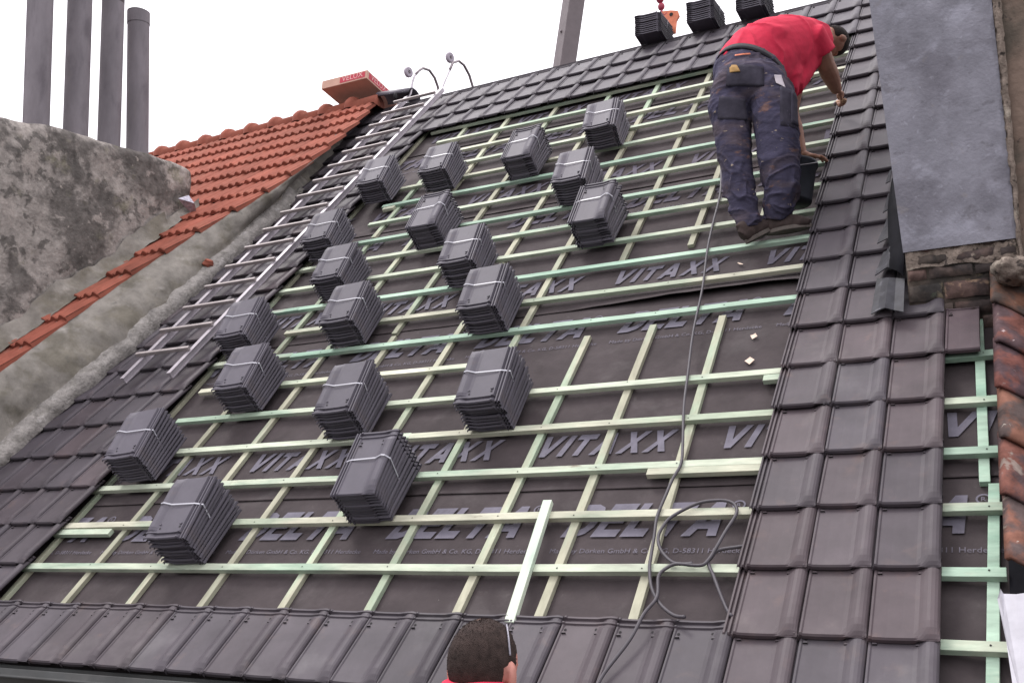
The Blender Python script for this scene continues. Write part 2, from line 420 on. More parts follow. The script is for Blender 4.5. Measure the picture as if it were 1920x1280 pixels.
def word(mb, txt, u, v, h, width, height, shear=0.28, gap=0.16, zf=None):
    tot = sum(LET[c][0] for c in txt) + gap * (len(txt) - 1)
    k = width / tot
    x = 0.0
    for c in txt:
        lw, polys = LET[c]
        for pl in polys:
            vs = []
            for (a, b) in pl:
                q = P(u, v, h) + UX * ((x + a) * k + shear * b * height) + VX * (b * height)
                vs.append(q)
            mb.add(vs, [list(range(len(vs)))])
        x += lw + gap

# ------------------------------------------------------------------ ground
mb = MB()
mb.grid([Vector((x, y, -7.0)) for y in (-600, 600) for x in (-600, 600)], 2, 2)
tag(mb.build("ground", M['asphalt']), kind="structure")

# ------------------------------------------------------------------ one interlocking roof tile (x across, y up-slope, z out)
TP = [(-.045, -.014), (-.041, -.004), (-.034, -.004), (-.031, -.014), (-.025, -.014), (-.022, -.003), (-.015, -.003), (-.012, -.014), (-.006, -.014),
      (.001, .003), (.008, .003), (.013, -.002), (.06, -.0035), (.11, -.0035), (.150, -.0025), (.166, .002), (.180, .010), (.194, .0165), (.206, .0185),
      (.219, .0175), (.229, .013), (.2350, .006), (.2368, -.001)]
TS = [0.0, .006, .02, .045, .075, .2, .330, .345, .362, .372, .376, .383, .387, .402, .406, .415, .42]
TL = 0.42
def tile_local(holes=True):
    vs, fs, mi = [], [], []
    nx, ny = len(TP), len(TS)
    for y in TS:
        for (x, z) in TP:
            zz = z
            if y == 0.0:
                zz -= .007
            if x > .158:
                if y < .07:
                    k = {0.0: -.3, .006: .0, .02: .4, .045: .8}.get(y, 1)
                    zz = -.004 + (z + .004) * k if z > -.004 else zz
                if y > .362:
                    zz = z * .25
                elif y == .362:
                    zz = z * .7
            if -.01 < x < .17 or (x >= .17 and y > .37):
                if y in (.376, .383): zz = max(zz, -.004) + .007
                if y in (.387, .402): zz = min(zz, -.006) - .001
                if y in (.406, .415): zz = max(zz, -.004) + .006
            if x < -.01 and y < .02:
                zz = min(zz, z)
            vs.append(Vector((x, y, zz)))
    for j in range(ny - 1):
        for i in range(nx - 1):
            fs.append([j * nx + i, j * nx + i + 1, (j + 1) * nx + i + 1, (j + 1) * nx + i]); mi.append(0)
    o = len(vs)
    for y in (0.0, .03, TL):                      # underside
        for (x, z) in TP:
            d = .012 if y < .4 else .007
            if x < -.02 or x > .233: d = .0055
            elif y == 0.0: d = .022 if -.01 < x < .17 else .014
            zz = z - d
            if x > .16 and z > 0: zz = max(z - .011, -.016) if y else max(z * .4 - .016, -.014)
            vs.append(Vector((x, y, min(zz, (-.016 if y < .4 else -.011) if -.01 < x < .16 else zz))))
    for j in range(2):
        for i in range(nx - 1):
            fs.append([o + j * nx + i, o + (j + 1) * nx + i, o + (j + 1) * nx + i + 1, o + j * nx + i + 1]); mi.append(0)
    for i in range(nx - 1):
        fs.append([i, o + i, o + i + 1, i + 1]); mi.append(0)
        a, b = (ny - 1) * nx, o + 2 * nx
        fs.append([a + i, a + i + 1, b + i + 1, b + i]); mi.append(0)
    for side in (0, nx - 1):
        top = [j * nx + side for j in range(ny)]
        bot = [o + 2 * nx + side, o + nx + side, o + side]
        f = top + bot
        fs.append(f if side == 0 else f[::-1]); mi.append(0)
    if holes:
        for hx, hy in ((.022, .345), (.158, .350)):
            q = len(vs)
            for k in range(8):
                vs.append(Vector((hx + .0062 * math.cos(k * math.pi / 4), hy + .0062 * math.sin(k * math.pi / 4), .0005 if hx > .1 else -.0005)))
            fs.append(list(range(q, q + 8))); mi.append(1)
        for hx in (.013, .158):                   # small nib marks near the lap line
            q = len(vs)
            pr = [(hx, .3225), (hx + .017, .3235), (hx + .016, .3285), (hx + .002, .3305)]
            for (a, b) in pr: vs.append(Vector((a, b, .0055)))
            for (a, b) in pr: vs.append(Vector((a, b, -.003)))
            fs.append([q, q + 1, q + 2, q + 3]); mi.append(0)
            for k in range(4):
                fs.append([q + k, q + 4 + k, q + 4 + (k + 1) % 4, q + (k + 1) % 4]); mi.append(1 if k == 0 else 0)
    return vs, fs, mi
TILE = tile_local()
TILT = math.atan2(-.030, G)
def add_tile(mb, u, v, dh=0.0, tint=None, cutw=None):
    vs, fs, mi = TILE
    rz = Matrix.Rotation(random.gauss(0, .0035), 3, 'Z') @ Matrix.Rotation(TILT + random.gauss(0, .004), 3, 'X') @ Matrix.Rotation(random.gauss(0, .004), 3, 'Y')
    off = Vector((u * W + random.gauss(0, .0012), v * G + random.gauss(0, .002), dh + random.gauss(0, .001)))
    if tint is None:
        g = random.gauss(1, .07)
        br = max(0, random.gauss(0, .07))
        tint = (g * (1 + br), g * (1 + .3 * br), g)
    mb.tint = tint
    out = []
    for p in vs:
        q = p.copy()
        if cutw is not None:
            q.x = min(q.x, cutw)
        out.append(ROT @ (rz @ q + off))
    o = len(mb.v)
    mb.v += out
    mb.t += [tint] * len(out)
    for f, m_ in zip(fs, mi):
        mb.f.append([o + i for i in f]); mb.m.append(m_)
    mb.tint = (1, 1, 1)

# ------------------------------------------------------------------ the house being retiled
house = empty("terraced_house", (2.0, -0.1, -7.0), "house with its steep roof stripped to battens and printed underlay between dark tiles", "house")
TM = [M['tile'], M['hole']]
# eaves course
mb = MB()
for u in range(-8, 20):
    add_tile(mb, u, -1)
mb.build("tile_course", TM, house)
# courses up the right-hand side
for v in range(0, 22):
    mb = MB()
    cols = (17, 18, 19) if v < 6 else (17, 18, 19)
    if v in (17, 18): cols = (17, 18, 19)
    for u in cols:
        g = random.gauss(1, .05)
        br = max(0, random.gauss(.10, .08)) if v < 7 else .02
        add_tile(mb, u, v, tint=(g * (1 + br), g * (1 + .3 * br), g))
    if v == 5:
        add_tile(mb, 20, v, tint=(1.25, 1.05, 1.02), cutw=.15)
    mb.build("tile_course", TM, house)
# courses up the left-hand side
for v in range(0, 22):
    mb = MB()
    for u in range(-7 if v < 6 or v > 19 else -6, -1):
        add_tile(mb, u, v)
    mb.build("tile_course", TM, house)
# three courses under the ridge
for v in (19, 20, 21):
    mb = MB()
    for u in range(-1, 17):
        g = random.gauss(1.02, .05)
        add_tile(mb, u, v, tint=(g, g, g * 1.03))
    mb.build("tile_course", TM, house)
# underlay rolls, lapped upwards, with their print
def sag(u, v):
    return .003 * nz((u * .5, v * .6, 0), 1.0, 3.0) + .0012 * nz((u * 2.2, v * 2.0, 0), 1.0, 8.0)
seams = [-2.2, 2.75, 7.75, 12.7, 17.7, 22.3]
HU = -.112
def lift(u, v, k):
    """lower edge of the third roll gapes below a batten"""
    if k == 2:
        e = max(0, 1 - (v - seams[2]) / .35)
        s = max(0, min(1, (u - 10.6) / 3.0)) * max(0, min(1, (17.6 - u) / 1.0))
        return .038 * e * s
    e = max(0, 1 - (v - seams[k]) / .2)
    return .004 * e * (0.5 + nz((u * .7, k, 0)))
for k in range(5):
    v0, v1 = seams[k], seams[k + 1] + (.3 if k < 4 else 0)
    mb = MB()
    nu, nv = 110, 26
    pts = []
    vv = [v0, v0 + .04, v0 + .1, v0 + .2, v0 + .35] + [v0 + .35 + (v1 - v0 - .35) * (i + 1) / (nv - 5) for i in range(nv - 5)]
    for v in vv:
        for i in range(nu):
            u = -7.5 + 28.55 * i / (nu - 1)
            edge = .018 * nz((u * .35, k * 3.1, 0)) + (.03 * nz((u * 1.1, k, 2)) if k == 2 else 0)
            ve = v + edge * max(0, 1 - (v - v0) / .3)
            drop = -.0035 * (1 - min(1, (v - v0) / .5)) * -1
            under = -.004 if v > seams[k + 1] - .05 else 0
            pts.append(P(u, ve, HU + sag(u, v) + drop + under + lift(u, v, k)))
    mb.grid(pts, nu, len(vv))
    sheet = mb.build("underlay_sheet", M['underlay'], house, smooth=True)
    so = sheet.modifiers.new("thickness", 'SOLIDIFY'); so.thickness = .0018
    # print
    mb = MB()
    hp = HU + .0075
    vit0 = {0: 99, 1: 11.40, 2: 11.30, 3: 3.85, 4: 7.35}[k]
    del0 = {0: 13.19, 1: 12.50, 2: 10.9, 3: 9.3, 4: 5.0}[k]
    per = 4.09
    if k > 0:
        u = vit0 - per * math.floor((vit0 + 6) / per)
        while u < 20.2:
            wv = 3.05 * W
            mb = MB()
            if u + 3.4 < 20.9:
                word(mb, 'VITAXX', u + .22, seams[k] + .76, hp, wv, .165)
            else:
                word(mb, 'VI', u + .22, seams[k] + .76, hp, wv * .28, .165)
            mb.build("printed_word", M['print' if k < 3 else 'printgrazing'], sheet)
            u += per
    u = del0 - per * math.floor((del0 + 6) / per)
    while u < 18:
        mb = MB()
        word(mb, 'DELTA', u - .1, seams[k + 1] - .96, hp, 3.08 * W, .215, shear=.34, gap=.1)
        # registered mark beside the last letter
        c0 = P(u + 3.28, seams[k + 1] - .40, hp)
        ring, n = [], 18
        for i in range(n):
            a = 2 * math.pi * i / n
            ring.append((c0 + UX * (.030 * math.cos(a)) + VX * (.030 * math.sin(a)), c0 + UX * (.022 * math.cos(a)) + VX * (.022 * math.sin(a))))
        for i in range(n):
            mb.add([ring[i][0], ring[(i + 1) % n][0], ring[(i + 1) % n][1], ring[i][1]], [[0, 1, 2, 3]])
        put_text(mb, "R", c0 - UX * .009 - VX * .011, UX, VX, .018)
        mb.build("printed_word", M['print' if k < 2 else 'printgrazing'], sheet)
        u += per
    u = del0 - per * math.floor((del0 + 6) / per)
    while u < 18:
        mb = MB()
        put_text(mb, "Made by D\u00f6rken GmbH & Co. KG, D-58311 Herdecke", P(u - .2, seams[k + 1] - 1.25, hp - .003), UX, VX, 3.75 * W)
        mb.build("small_print", M['printfaint'], sheet)
        u += per

# counter battens (run up the slope) and battens (run along the roof)
def cb(u, v0, v1, m='cwood', wdt=.021, du=0.0):
    mb = MB()
    segs = max(2, int((v1 - v0) / 1.2))
    a = P(u - wdt / W, v0, -.1105); 
    c = [P(u, v0 + (v1 - v0) * .5, -.097)]
    d1 = VX * ((v1 - v0) * G * .5) + UX * (du * W * .5)
    mb.box(c[0], UX * wdt, d1, NX * .0135)
    return mb.build("counter_batten", M[m], house, bevel=.002)
for (u, v0, v1) in [(-3.4, -.6, 21.8), (-1.2, -.6, 21.8), (1.05, -.6, 12.3), (1.0, 12.4, 21.8), (3.12, -.6, 10.2), (3.05, 10.3, 21.8), (5.30, -.6, 7.5), (5.25, 7.6, 21.8),
                    (7.52, -.6, 21.8), (9.62, -.6, 6.1), (9.58, 6.2, 21.8), (11.65, -.6, 6.72), (11.64, 9.28, 21.8), (13.35, -.6, 6.85), (13.52, 9.55, 21.8), (15.10, -.6, 6.9), (15.35, 9.6, 21.8),
                    (17.4, -.6, 21.8), (20.66, -.8, 2.55), (20.58, 2.58, 6.15)]:
    cb(u, v0, v1, 'wood2' if u > 20 else 'cwood', du=random.gauss(0, .05))
def bt(v, u0, u1, m=None, h=-.083, wv=.046, th=.0285, dv=None, name="batten", parent=None, top=None):
    mb = MB()
    dv = random.gauss(0, .016) if dv is None else dv
    a, b = P(u0, v, h), P(u1, v + dv, h)
    n = max(2, int((u1 - u0) / .8))
    sd = random.uniform(0, 50)
    vs, fs = [], []
    for i in range(n + 1):
        q = a.lerp(b, i / n)
        q = q + VX * (.0045 * nz((i * .22, sd, 0))) + NX * (.0015 * nz((i * .3, sd, 7)))
        w2 = wv * (1 + .04 * nz((i * .5, sd, 3)))
        vs += [q, q + VX * w2, q + VX * w2 + NX * th, q + NX * th]
    for i in range(n):
        for k in range(4):
            fs.append([i * 4 + k, i * 4 + (k + 1) % 4, i * 4 + 4 + (k + 1) % 4, i * 4 + 4 + k][::-1])
    fs += [[0, 1, 2, 3], [n * 4 + 3, n * 4 + 2, n * 4 + 1, n * 4]]
    mb.add(vs, fs)
    for un in (1.05, 3.11, 5.28, 7.52, 9.60, 11.65, 13.4, 15.1, 20.63):      # nail heads where it crosses a counter batten
        if u0 < un < u1 and name == "batten" and v < 9:
            q = a.lerp(b, (un - u0) / (u1 - u0)) + VX * (wv * .5 + random.gauss(0, .005)) + NX * (th + .0016) + UX * random.gauss(0, .006)
            mb.add([q + UX * (.0042 * math.cos(t)) + VX * (.0042 * math.sin(t)) for t in [k * math.pi / 3 for k in range(6)]], [[0, 1, 2, 3, 4, 5]], 1)
    return mb.build(name, [M[m or random.choice(['wood1', 'wood1', 'wood2', 'wood3'])], M['hole']], parent or house, bevel=.002)
BT = [(1, -1.35, 17.3, 'wood1'), (2, -1.3, 17.3, 'wood3'), (3, -1.4, 3.6, 'wood1'), (3, 3.6, 17.3, 'wood1'), (4, -.45, 8.2, 'wood1'), (4, 8.2, 17.3, 'wood3'), (5, -.45, 17.3, 'wood1'),
      (6, -.6, 10.2, 'wood3'), (6, 16.95, 17.3, 'wood3'), (7, -1.3, 2.0, 'wood1'), (7, 2.0, 17.3, 'wood2'), (8, .9, 17.3, 'wood3'), (9, -1.4, .6, 'wood2'), (9, .6, 17.3, 'wood2'), (10, -1.3, 17.3, 'wood1'), (11, -1.3, 17.3, 'wood1'),
      (12, .2, 17.3, 'wood2'), (13, .4, 17.3, 'wood1'), (14, .3, 9.0, 'wood2'), (14, 9.0, 17.3, 'wood2'), (15, -1.3, 7.6, 'wood3'), (15, 7.6, 17.3, 'wood1'), (16, .6, 17.3, 'wood1'), (17, 1.2, 17.3, 'wood3'), (18, .2, 17.3, 'wood1'),
      (19, -.7, 17.3, 'wood1'), (20, -.9, 17.3, 'wood2')]
for (v, a, b, m_) in BT:
    bt(v, a, b, m_)
for v in range(0, 6):
    bt(v, 19.7, 20.86 + (.1 if v == 0 else 0), 'wood2' if v % 2 else 'wood1', dv=0)
bt(6.12, 20.62, 20.85, 'wood3', dv=0)
bt(-.05, 15.9, 17.4, 'wood2', dv=0)
# gutter, fascia, rear slope, walls
mb = MB()
sec = [(.10, 0), (.085, -.05), (.05, -.085), (0, -.10), (-.05, -.085), (-.085, -.05), (-.10, 0)]
yc, zc = -.34, -.295
for s_, e_ in ((-2.2, 5.2),):
    pts = []
    for (a, b) in [(.103, .004)] + sec + [(-.112, .006), (-.116, -.006), (-.104, -.010)]:
        pts.append((a, b))
    n = len(pts)
    mb.add([Vector((x, yc + a, zc + b)) for x in (s_, e_) for (a, b) in pts], [[i, i + 1, n + i + 1, n + i] for i in range(n - 1)])
g_ = mb.build("gutter", M['gutter'], house, smooth=True)
so = g_.modifiers.new("t", 'SOLIDIFY'); so.thickness = .003
mb = MB()
mb.box((1.5, -.185, -.42), (3.7, 0, 0), (0, .012, 0), (0, 0, .14))
mb.build("fascia", M['gutter'], house)
mb = MB()
rz_ = P(0, 22.3, -.13)
mb.add([Vector((-2.0, -.17, -.56)), Vector((5.2, -.17, -.56)), Vector((5.2, -.17, -7)), Vector((-2.0, -.17, -7))], [[0, 3, 2, 1]])
for x in (-2.0, 5.2):
    mb.add([Vector((x, -.17, -7)), Vector((x, -.17, -.6)), Vector((x, rz_.y, rz_.z - .05)), Vector((x, 2 * rz_.y, -.4)), Vector((x, 2 * rz_.y, -7))], [[0, 1, 2, 3, 4]])
mb.add([Vector((-2.0, 2 * rz_.y, -.5)), Vector((5.2, 2 * rz_.y, -.5)), Vector((5.2, 2 * rz_.y, -7)), Vector((-2.0, 2 * rz_.y, -7))], [[0, 1, 2, 3]])
mb.build("wall", M['wall'], house)
mb = MB()
rt = P(0, 22.28, -.02)
mb.add([Vector((-1.7, rt.y, rt.z)), Vector((5.2, rt.y, rt.z)), Vector((5.2, 2 * rt.y + .2, -.6)), Vector((-1.7, 2 * rt.y + .2, -.6)),
        Vector((-1.7, rt.y, rt.z - .06)), Vector((5.2, rt.y, rt.z - .06)), Vector((5.2, 2 * rt.y + .2, -.66)), Vector((-1.7, 2 * rt.y + .2, -.66))],
       [[0, 1, 2, 3], [7, 6, 5, 4], [0, 4, 5, 1], [0, 3, 7, 4], [1, 5, 6, 2]])
mb.build("rear_slope", M['tile'], house)
mb = MB()
for s_ in range(2):                                   # dark ridge cap left lying at the end of the ridge
    pass
cap0, cap1 = Vector((-1.33, 5.24, 5.56)), Vector((-.86, 5.22, 5.50))
ring = []
for q in (cap0, cap1):
    for k in range(9):
        a = math.pi * (k / 8.0)
        ring.append(q + Vector((0, -.12 * math.cos(a), .085 * math.sin(a) - .03)))
mb.add(ring, [[k, k + 1, 9 + k + 1, 9 + k] for k in range(8)])
rc = mb.build("ridge_cap", M['stacktile'], house, smooth=True)
so = rc.modifiers.new("t", 'SOLIDIFY'); so.thickness = .014
# doubled-up offcuts of batten, lying loose
def offcut(u0, u1, v, label, m_, dv=0.0):
    e = empty("batten_offcut", P((u0 + u1) / 2, v, -.083), label, "batten", "loose batten pieces")
    bt(v, u0, u1, m_, dv=dv, name="timber", parent=e)
offcut(-1.3, .75, 1.83, "short pale batten piece doubled against the second batten beside the left tile strip", 'wood1')
offcut(14.55, 17.2, 2.845, "pale knotty batten piece doubled along the batten under the grey cord", 'wood3')
offcut(16.45, 17.25, 4.845, "stubby batten offcut beside the bare tile edge, two rows above the knotty piece", 'wood1')
offcut(.45, .95, 13.83, "small pale batten block beside the stack that hides the ladder foot rail", 'wood3')
e = empty("loose_batten", P(12.9, .25, -.05), "short pale batten lying up the slope across two battens, above the balding head", "batten")
mb = MB()
a_, b_ = P(12.97, .10, -.040), P(12.70, 2.30, -.040)
ax_ = (b_ - a_) / 2
mb.box((a_ + b_) / 2, UX * .0235, ax_, NX * .014)
mb.build("timber", mat("loose_batten_wood", (0.50, 0.56, 0.46), rough=0.75, var=0.14, scale=10, bump=0.25, bscale=50, stretch=(1.6, .18, .6), spec=0.25,
                       blots=[((0.2, 0.22, 0.19), 7, 0.66, 0.72, 0.8, 1.0), ((0.40, 0.52, 0.42), 3, 0.5, 0.65, 0.7, 3.0)]), e, bevel=.002)

# ------------------------------------------------------------------ stacks of tiles
NT = 10
def make_stack(kind):
    """kind 'head': nose end uphill; 'nose': nose end downhill.  Local axes: x along roof, y uphill, z out; origin under the front edge."""
    root = D.objects.new("tile_stack", None)
    COL.objects.link(root)
    root.empty_display_size = .1
    vs, fs, mi = TILE
    pts = []
    for p in vs:
        q = Vector((p.x - .099, p.y, p.z))
        if kind == 'head':
            q = Vector((-q.x, TL - q.y, q.z))
        pts.append(q)
    me = D.meshes.new("roof_tile")
    me.from_pydata(pts, [], fs)
    me.materials.append(M['stacktile']); me.materials.append(M['hole'])
    me.polygons.foreach_set("material_index", mi)
    me.update()
    p = Vector((0, 0, .022))
    for i in range(NT):
        ph = i * R_(1.05)
        o = D.objects.new("roof_tile", me)
        COL.objects.link(o)
        o.parent = root
        o.location = p + Vector((random.gauss(0, .002), random.gauss(0, .003), 0))
        o.rotation_euler = (ph, 0, random.gauss(0, .004))
        if i < NT - 1:
            p = p + Vector((0, -math.sin(ph), math.cos(ph))) * .0222
    top, ph = p, (NT - 1) * R_(1.05)
    ly, lz = Vector((0, math.cos(ph), math.sin(ph))), Vector((0, -math.sin(ph), math.cos(ph)))
    mb = MB()
    s_ = -1 if kind == 'head' else 1
    yb = .225
    loop = [(-.149 * s_, -.012), (-.10 * s_, .003), (.06 * s_, .008), (.105 * s_, .029), (.126 * s_, .024), (.1465 * s_, -.006)]
    pts2 = [top + ly * yb + lz * z + Vector((x, 0, 0)) for (x, z) in loop]
    bx = loop[-1][0] - .016 * s_
    pts2 += [Vector((bx - .006 * s_, yb - .02, .02)), Vector((-bx + .008 * s_, yb - .02, .02)), pts2[0]]
    for a, b in zip(pts2[:-1], pts2[1:]):
        d = (b - a)
        n_ = Vector((0, 1, 0)).cross(d).normalized()
        mb.add([a - ly * .0042, a + ly * .0042, b + ly * .0042, b - ly * .0042], [[0, 1, 2, 3]])
    st = mb.build("strap", M['strap'], root, local=True)
    so = st.modifiers.new("t", 'SOLIDIFY'); so.thickness = .0015; so.offset = 0
    return root
def copy_tree(o, parent=None):
    c = o.copy()
    COL.objects.link(c)
    c.parent = parent
    for ch in list(o.children):
        copy_tree(ch, c)
    return c
PH, PN = make_stack('head'), make_stack('nose')
SG = "strapped stacks of dark tiles set out on the battens"
ST = [  # u, v of the top tile's centre, turn in degrees, which end is downhill, label
 (0.16, 3.70, 6.0, 'head', "strapped tile stack half on the left tile strip, two rows above the lowest pale block"),
 (4.10, 1.62, 3.0, 'head', "lowest strapped tile stack of all, just above the second batten from the eaves"),
 (8.58, 2.51, 1.4, 'nose', "strapped tile stack with rounded nose ends downhill, nearest the loose batten"),
 (6.33, 4.58, 4.0, 'head', "strapped tile stack straight uphill of the nearest nose-down stack, left of the missing batten's end"),
 (10.39, 4.56, 2.2, 'head', "strapped tile stack where the row of missing batten begins, furthest right of the lower stacks"),
 (2.01, 5.64, 3.5, 'head', "strapped tile stack two rows below the ladder foot, right of the left tile strip's edge"),
 (0.02, 7.64, 6.0, 'head', "strapped tile stack beside the lowest rungs of the roof ladder, covering its right rail"),
 (4.01, 7.66, 4.0, 'head', "strapped tile stack resting on the long greenish batten in mid roof"),
 (8.67, 7.51, 3.0, 'head', "strapped tile stack covering the start of the word beside the gaping underlay edge"),
 (6.84, 9.48, 5.0, 'head', "strapped tile stack just above and left of the one beside the gaping underlay edge"),
 (2.03, 9.64, 3.2, 'head', "strapped tile stack diagonally right below the pair that leans on the ladder's middle"),
 (-0.16, 11.77, 5.0, 'head', "strapped tile stack hiding the ladder's right rail at the middle rungs"),
 (-0.11, 14.81, 3.9, 'head', "uppermost of the strapped tile stacks that hide the ladder's right rail"),
 (2.70, 14.77, 3.6, 'head', "strapped tile stack next right of the uppermost one at the ladder"),
 (4.35, 11.58, 1.8, 'nose', "nose-down strapped tile stack in the middle of the roof, left of centre"),
 (6.28, 14.62, 0.0, 'nose', "uppermost nose-down strapped tile stack, in the top row of stacks"),
 (9.11, 12.52, 3.1, 'head', "strapped tile stack overlapped by the nose-down stack below it"),
 (10.67, 10.46, -1.0, 'nose', "nose-down strapped tile stack overlapping another, nearest the worker's feet"),
 (9.00, 15.40, 4.0, 'head', "strapped tile stack nearest the ridge, left of the worker"),
]
used = {}
for (u, v, ang, kind, lab) in ST:
    o = (PH if kind == 'head' else PN)
    if used.get(kind):
        o = copy_tree(o)
        for c_ in o.children:
            if c_.name.startswith("roof_tile"):
                c_.location += Vector((random.gauss(0, .003), random.gauss(0, .004), 0))
                c_.rotation_euler.z += random.gauss(0, .010)
    used[kind] = True
    a = R_(ang)
    fx = u * W + math.sin(a) * .212
    fy = v * G - math.cos(a) * .212 + .030
    o.rotation_euler = (ROT @ Matrix.Rotation(a + random.gauss(0, .01), 3, 'Z')).to_euler()
    o.location = UX * fx + VX * fy + NX * (-.0535)
    tag(o, lab, "tile stack", SG)
# three stacks lying level across the ridge
for (x, y, lab) in [(2.055, 5.05, "strapped tile stack perched on the ridge under the red crane hook"), (2.60, 5.05, "middle of three tile stacks perched on the ridge, left of the stooping worker's back"),
                    (3.095, 5.05, "tile stack on the ridge right above the stooping worker's red back")]:
    o = copy_tree(PH)
    o.rotation_euler = (R_(-4.5), 0, R_(random.gauss(0, 1.0)))
    o.location = (x, y, 5.43)
    tag(o, lab, "tile stack", "tile stacks perched on the ridge")

# ------------------------------------------------------------------ roof ladder
lad = empty("roof_ladder", P(-2.7, 6.3, .05), "aluminium roof ladder lying up the left tile strip with two wheeled hooks over the ridge", "ladder")
for u, x in ((-3.68, -.875), (-1.70, -.41)):
    mb = MB()
    mb.box(P(u + .03, 14.1, .066), UX * .012, VX * (7.85 * G), NX * .024)
    for s_ in (-1, 1):
        mb.box(P(u + .03, 14.1, .066 + s_ * .022), UX * .019, VX * (7.851 * G), NX * .003)
    mb.build("rail", M['alu'], lad)
for i in range(16):
    v = 7.08 + i * .953
    mb = MB()
    mb.box(P(-2.78, v, .112), UX * (1.14 * W), VX * .014, NX * .015)
    mb.build("rung", M['rung'], lad, bevel=.004)
for pts, wc in (([(-.875, 5.10, 5.36), (-.875, 5.165, 5.492), (-.875, 5.203, 5.66), (-.875, 5.25, 5.76), (-.875, 5.33, 5.85), (-.875, 5.41, 5.915), (-.875, 5.549, 5.95), (-.875, 5.669, 5.905), (-.875, 5.744, 5.82), (-.875, 5.79, 5.70), (-.875, 5.80, 5.2)], (-.93, 5.190, 5.777)),
                ([(-.41, 4.98, 5.28), (-.41, 5.07, 5.367), (-.41, 5.168, 5.552), (-.41, 5.257, 5.709), (-.41, 5.324, 5.832), (-.41, 5.454, 5.915), (-.41, 5.575, 5.915), (-.41, 5.70, 5.845), (-.41, 5.777, 5.74), (-.41, 5.82, 5.6), (-.41, 5.83, 5.2)], (-.45, 5.322, 5.905))):
    mb = MB()
    mb.tube(pts[:4], .013, 8)
    mb.tube(pts[3:], (.016), 8, mi=1)
    mb.build("hook", [M['alu'], M['steel']], lad, smooth=True)
    mb = MB()
    c = Vector(wc)
    prof = [(-.02, .02), (-.02, .052), (-.012, .062), (.012, .062), (.02, .052), (.02, .02)]
    ax = Vector((1, -.2, -.12)).normalized()
    e1 = ax.orthogonal().normalized(); e2 = ax.cross(e1)
    n = 20
    vs = [c + ax * a + (e1 * math.cos(2 * math.pi * k / n) + e2 * math.sin(2 * math.pi * k / n)) * r for k in range(n) for (a, r) in prof]
    m = len(prof)
    fs = [[k * m + i, k * m + (i + 1) % m, ((k + 1) % n) * m + (i + 1) % m, ((k + 1) % n) * m + i] for k in range(n) for i in range(m)]
    mb.add(vs, fs)
    wh = mb.build("wheel", M['wheel'], lad, smooth=False)
    mb = MB()
    for sgn in (0, 1, 2):
        a = sgn * 2.094 + .4
        mb.box(c + (e1 * math.cos(a) + e2 * math.sin(a)) * .012, (e1 * math.cos(a) + e2 * math.sin(a)) * .012, ax.cross(e1 * math.cos(a) + e2 * math.sin(a)) * .008, ax * .008)
    mb.tube([c - ax * .024, c + ax * .024], .010, 10)
    mb.build("hub", M['steel'], wh)
mb = MB()
mb.ellipsoid(P(-4.15, 21.9, .13), (.018, .03, .042))
mb.build("rubber_end_stop", M['rubber'], lad, smooth=True)

# ------------------------------------------------------------------ neighbour on the left: red roof, verge, chimney
A0, A1 = P(0, 22, .1), P(0, 6, .45)
VR = (A0 - A1).normalized()
NR = UX.cross(VR).normalized()
def PR(x, d, h=0.0):                               # d metres down from the ridge
    return A0 + UX * x - VR * d + NR * h
nb = empty("red_roofed_house", (-4.5, 0, -7.0), "neighbouring house with a bright red clay tile roof and half-round ridge tiles", "house")
RP = [(0, -.012), (.012, -.004), (.022, -.004), (.03, -.012), (.045, -.012), (.07, .006), (.085, .013), (.10, .006), (.12, -.009), (.14, -.009), (.165, .008), (.18, .014), (.195, .008), (.212, -.006), (.225, -.012)]
RG, RW = .385, .213
def edge_x(d):
    v = 22.3 - d / G
    return _lerp(v)
def _lerp(v):
    T = [(-99, -1.64), (8, -1.66), (10, -1.62), (12, -1.46), (13.5, -1.27), (14.7, -1.14), (17, -1.10), (20, -1.18), (22.3, -1.36), (99, -1.36)]
    for (a, b), (c, d) in zip(T[:-1], T[1:]):
        if a <= v <= c:
            return b + (d - b) * (v - a) / (c - a)
    return -1.36
def red_tile(mb, x, d, h):
    g = random.gauss(1, .08)
    mb.tint = (g * random.gauss(1, .03), g, g)
    ys = [0, .012, .02, .2, .395]
    vs = []
    for y in ys:
        for (a, z) in RP:
            zz = z + (.046 - .038 * (y / .395))
            if y < .015 and z > 0: zz += .005
            if y == 0: zz -= .006
            vs.append(PR(x + a - RW + .6 * (edge_x(d - y) - edge_x(d)), d - y, h + zz))
    n = len(RP)
    fs = [[j * n + i, j * n + i + 1, (j + 1) * n + i + 1, (j + 1) * n + i] for j in range(len(ys) - 1) for i in range(n - 1)]
    o = len(vs)
    for (a, z) in RP:
        vs.append(PR(x + a - RW, d, h + z + .010 - (.006 if z > 0 else 0)))
    fs += [[i, o + i, o + i + 1, i + 1] for i in range(n - 1)]
    vs += [PR(x - RW + .225, d, h - .01), PR(x - RW + .225 + .6 * (edge_x(d - .395) - edge_x(d)), d - .395, h - .03)]
    fs += [[n - 1, o + n - 1, o + n, o + n + 1, (len(ys) - 1) * n + n - 1]]
    mb.add(vs, fs)
    mb.tint = (1, 1, 1)
row = 0
d = .30
while d < 7.2:
    mb = MB()
    ex = edge_x(d)
    ncol = int((ex + 9.0) / RW)
    for c in range(min(ncol, 30)):
        red_tile(mb, ex - c * RW + random.gauss(0, .004), d + random.gauss(0, .004), random.gauss(0, .002))
    mb.build("tile_course", M['red'], nb, smooth=False)
    d += RG
    row += 1
mb = MB()
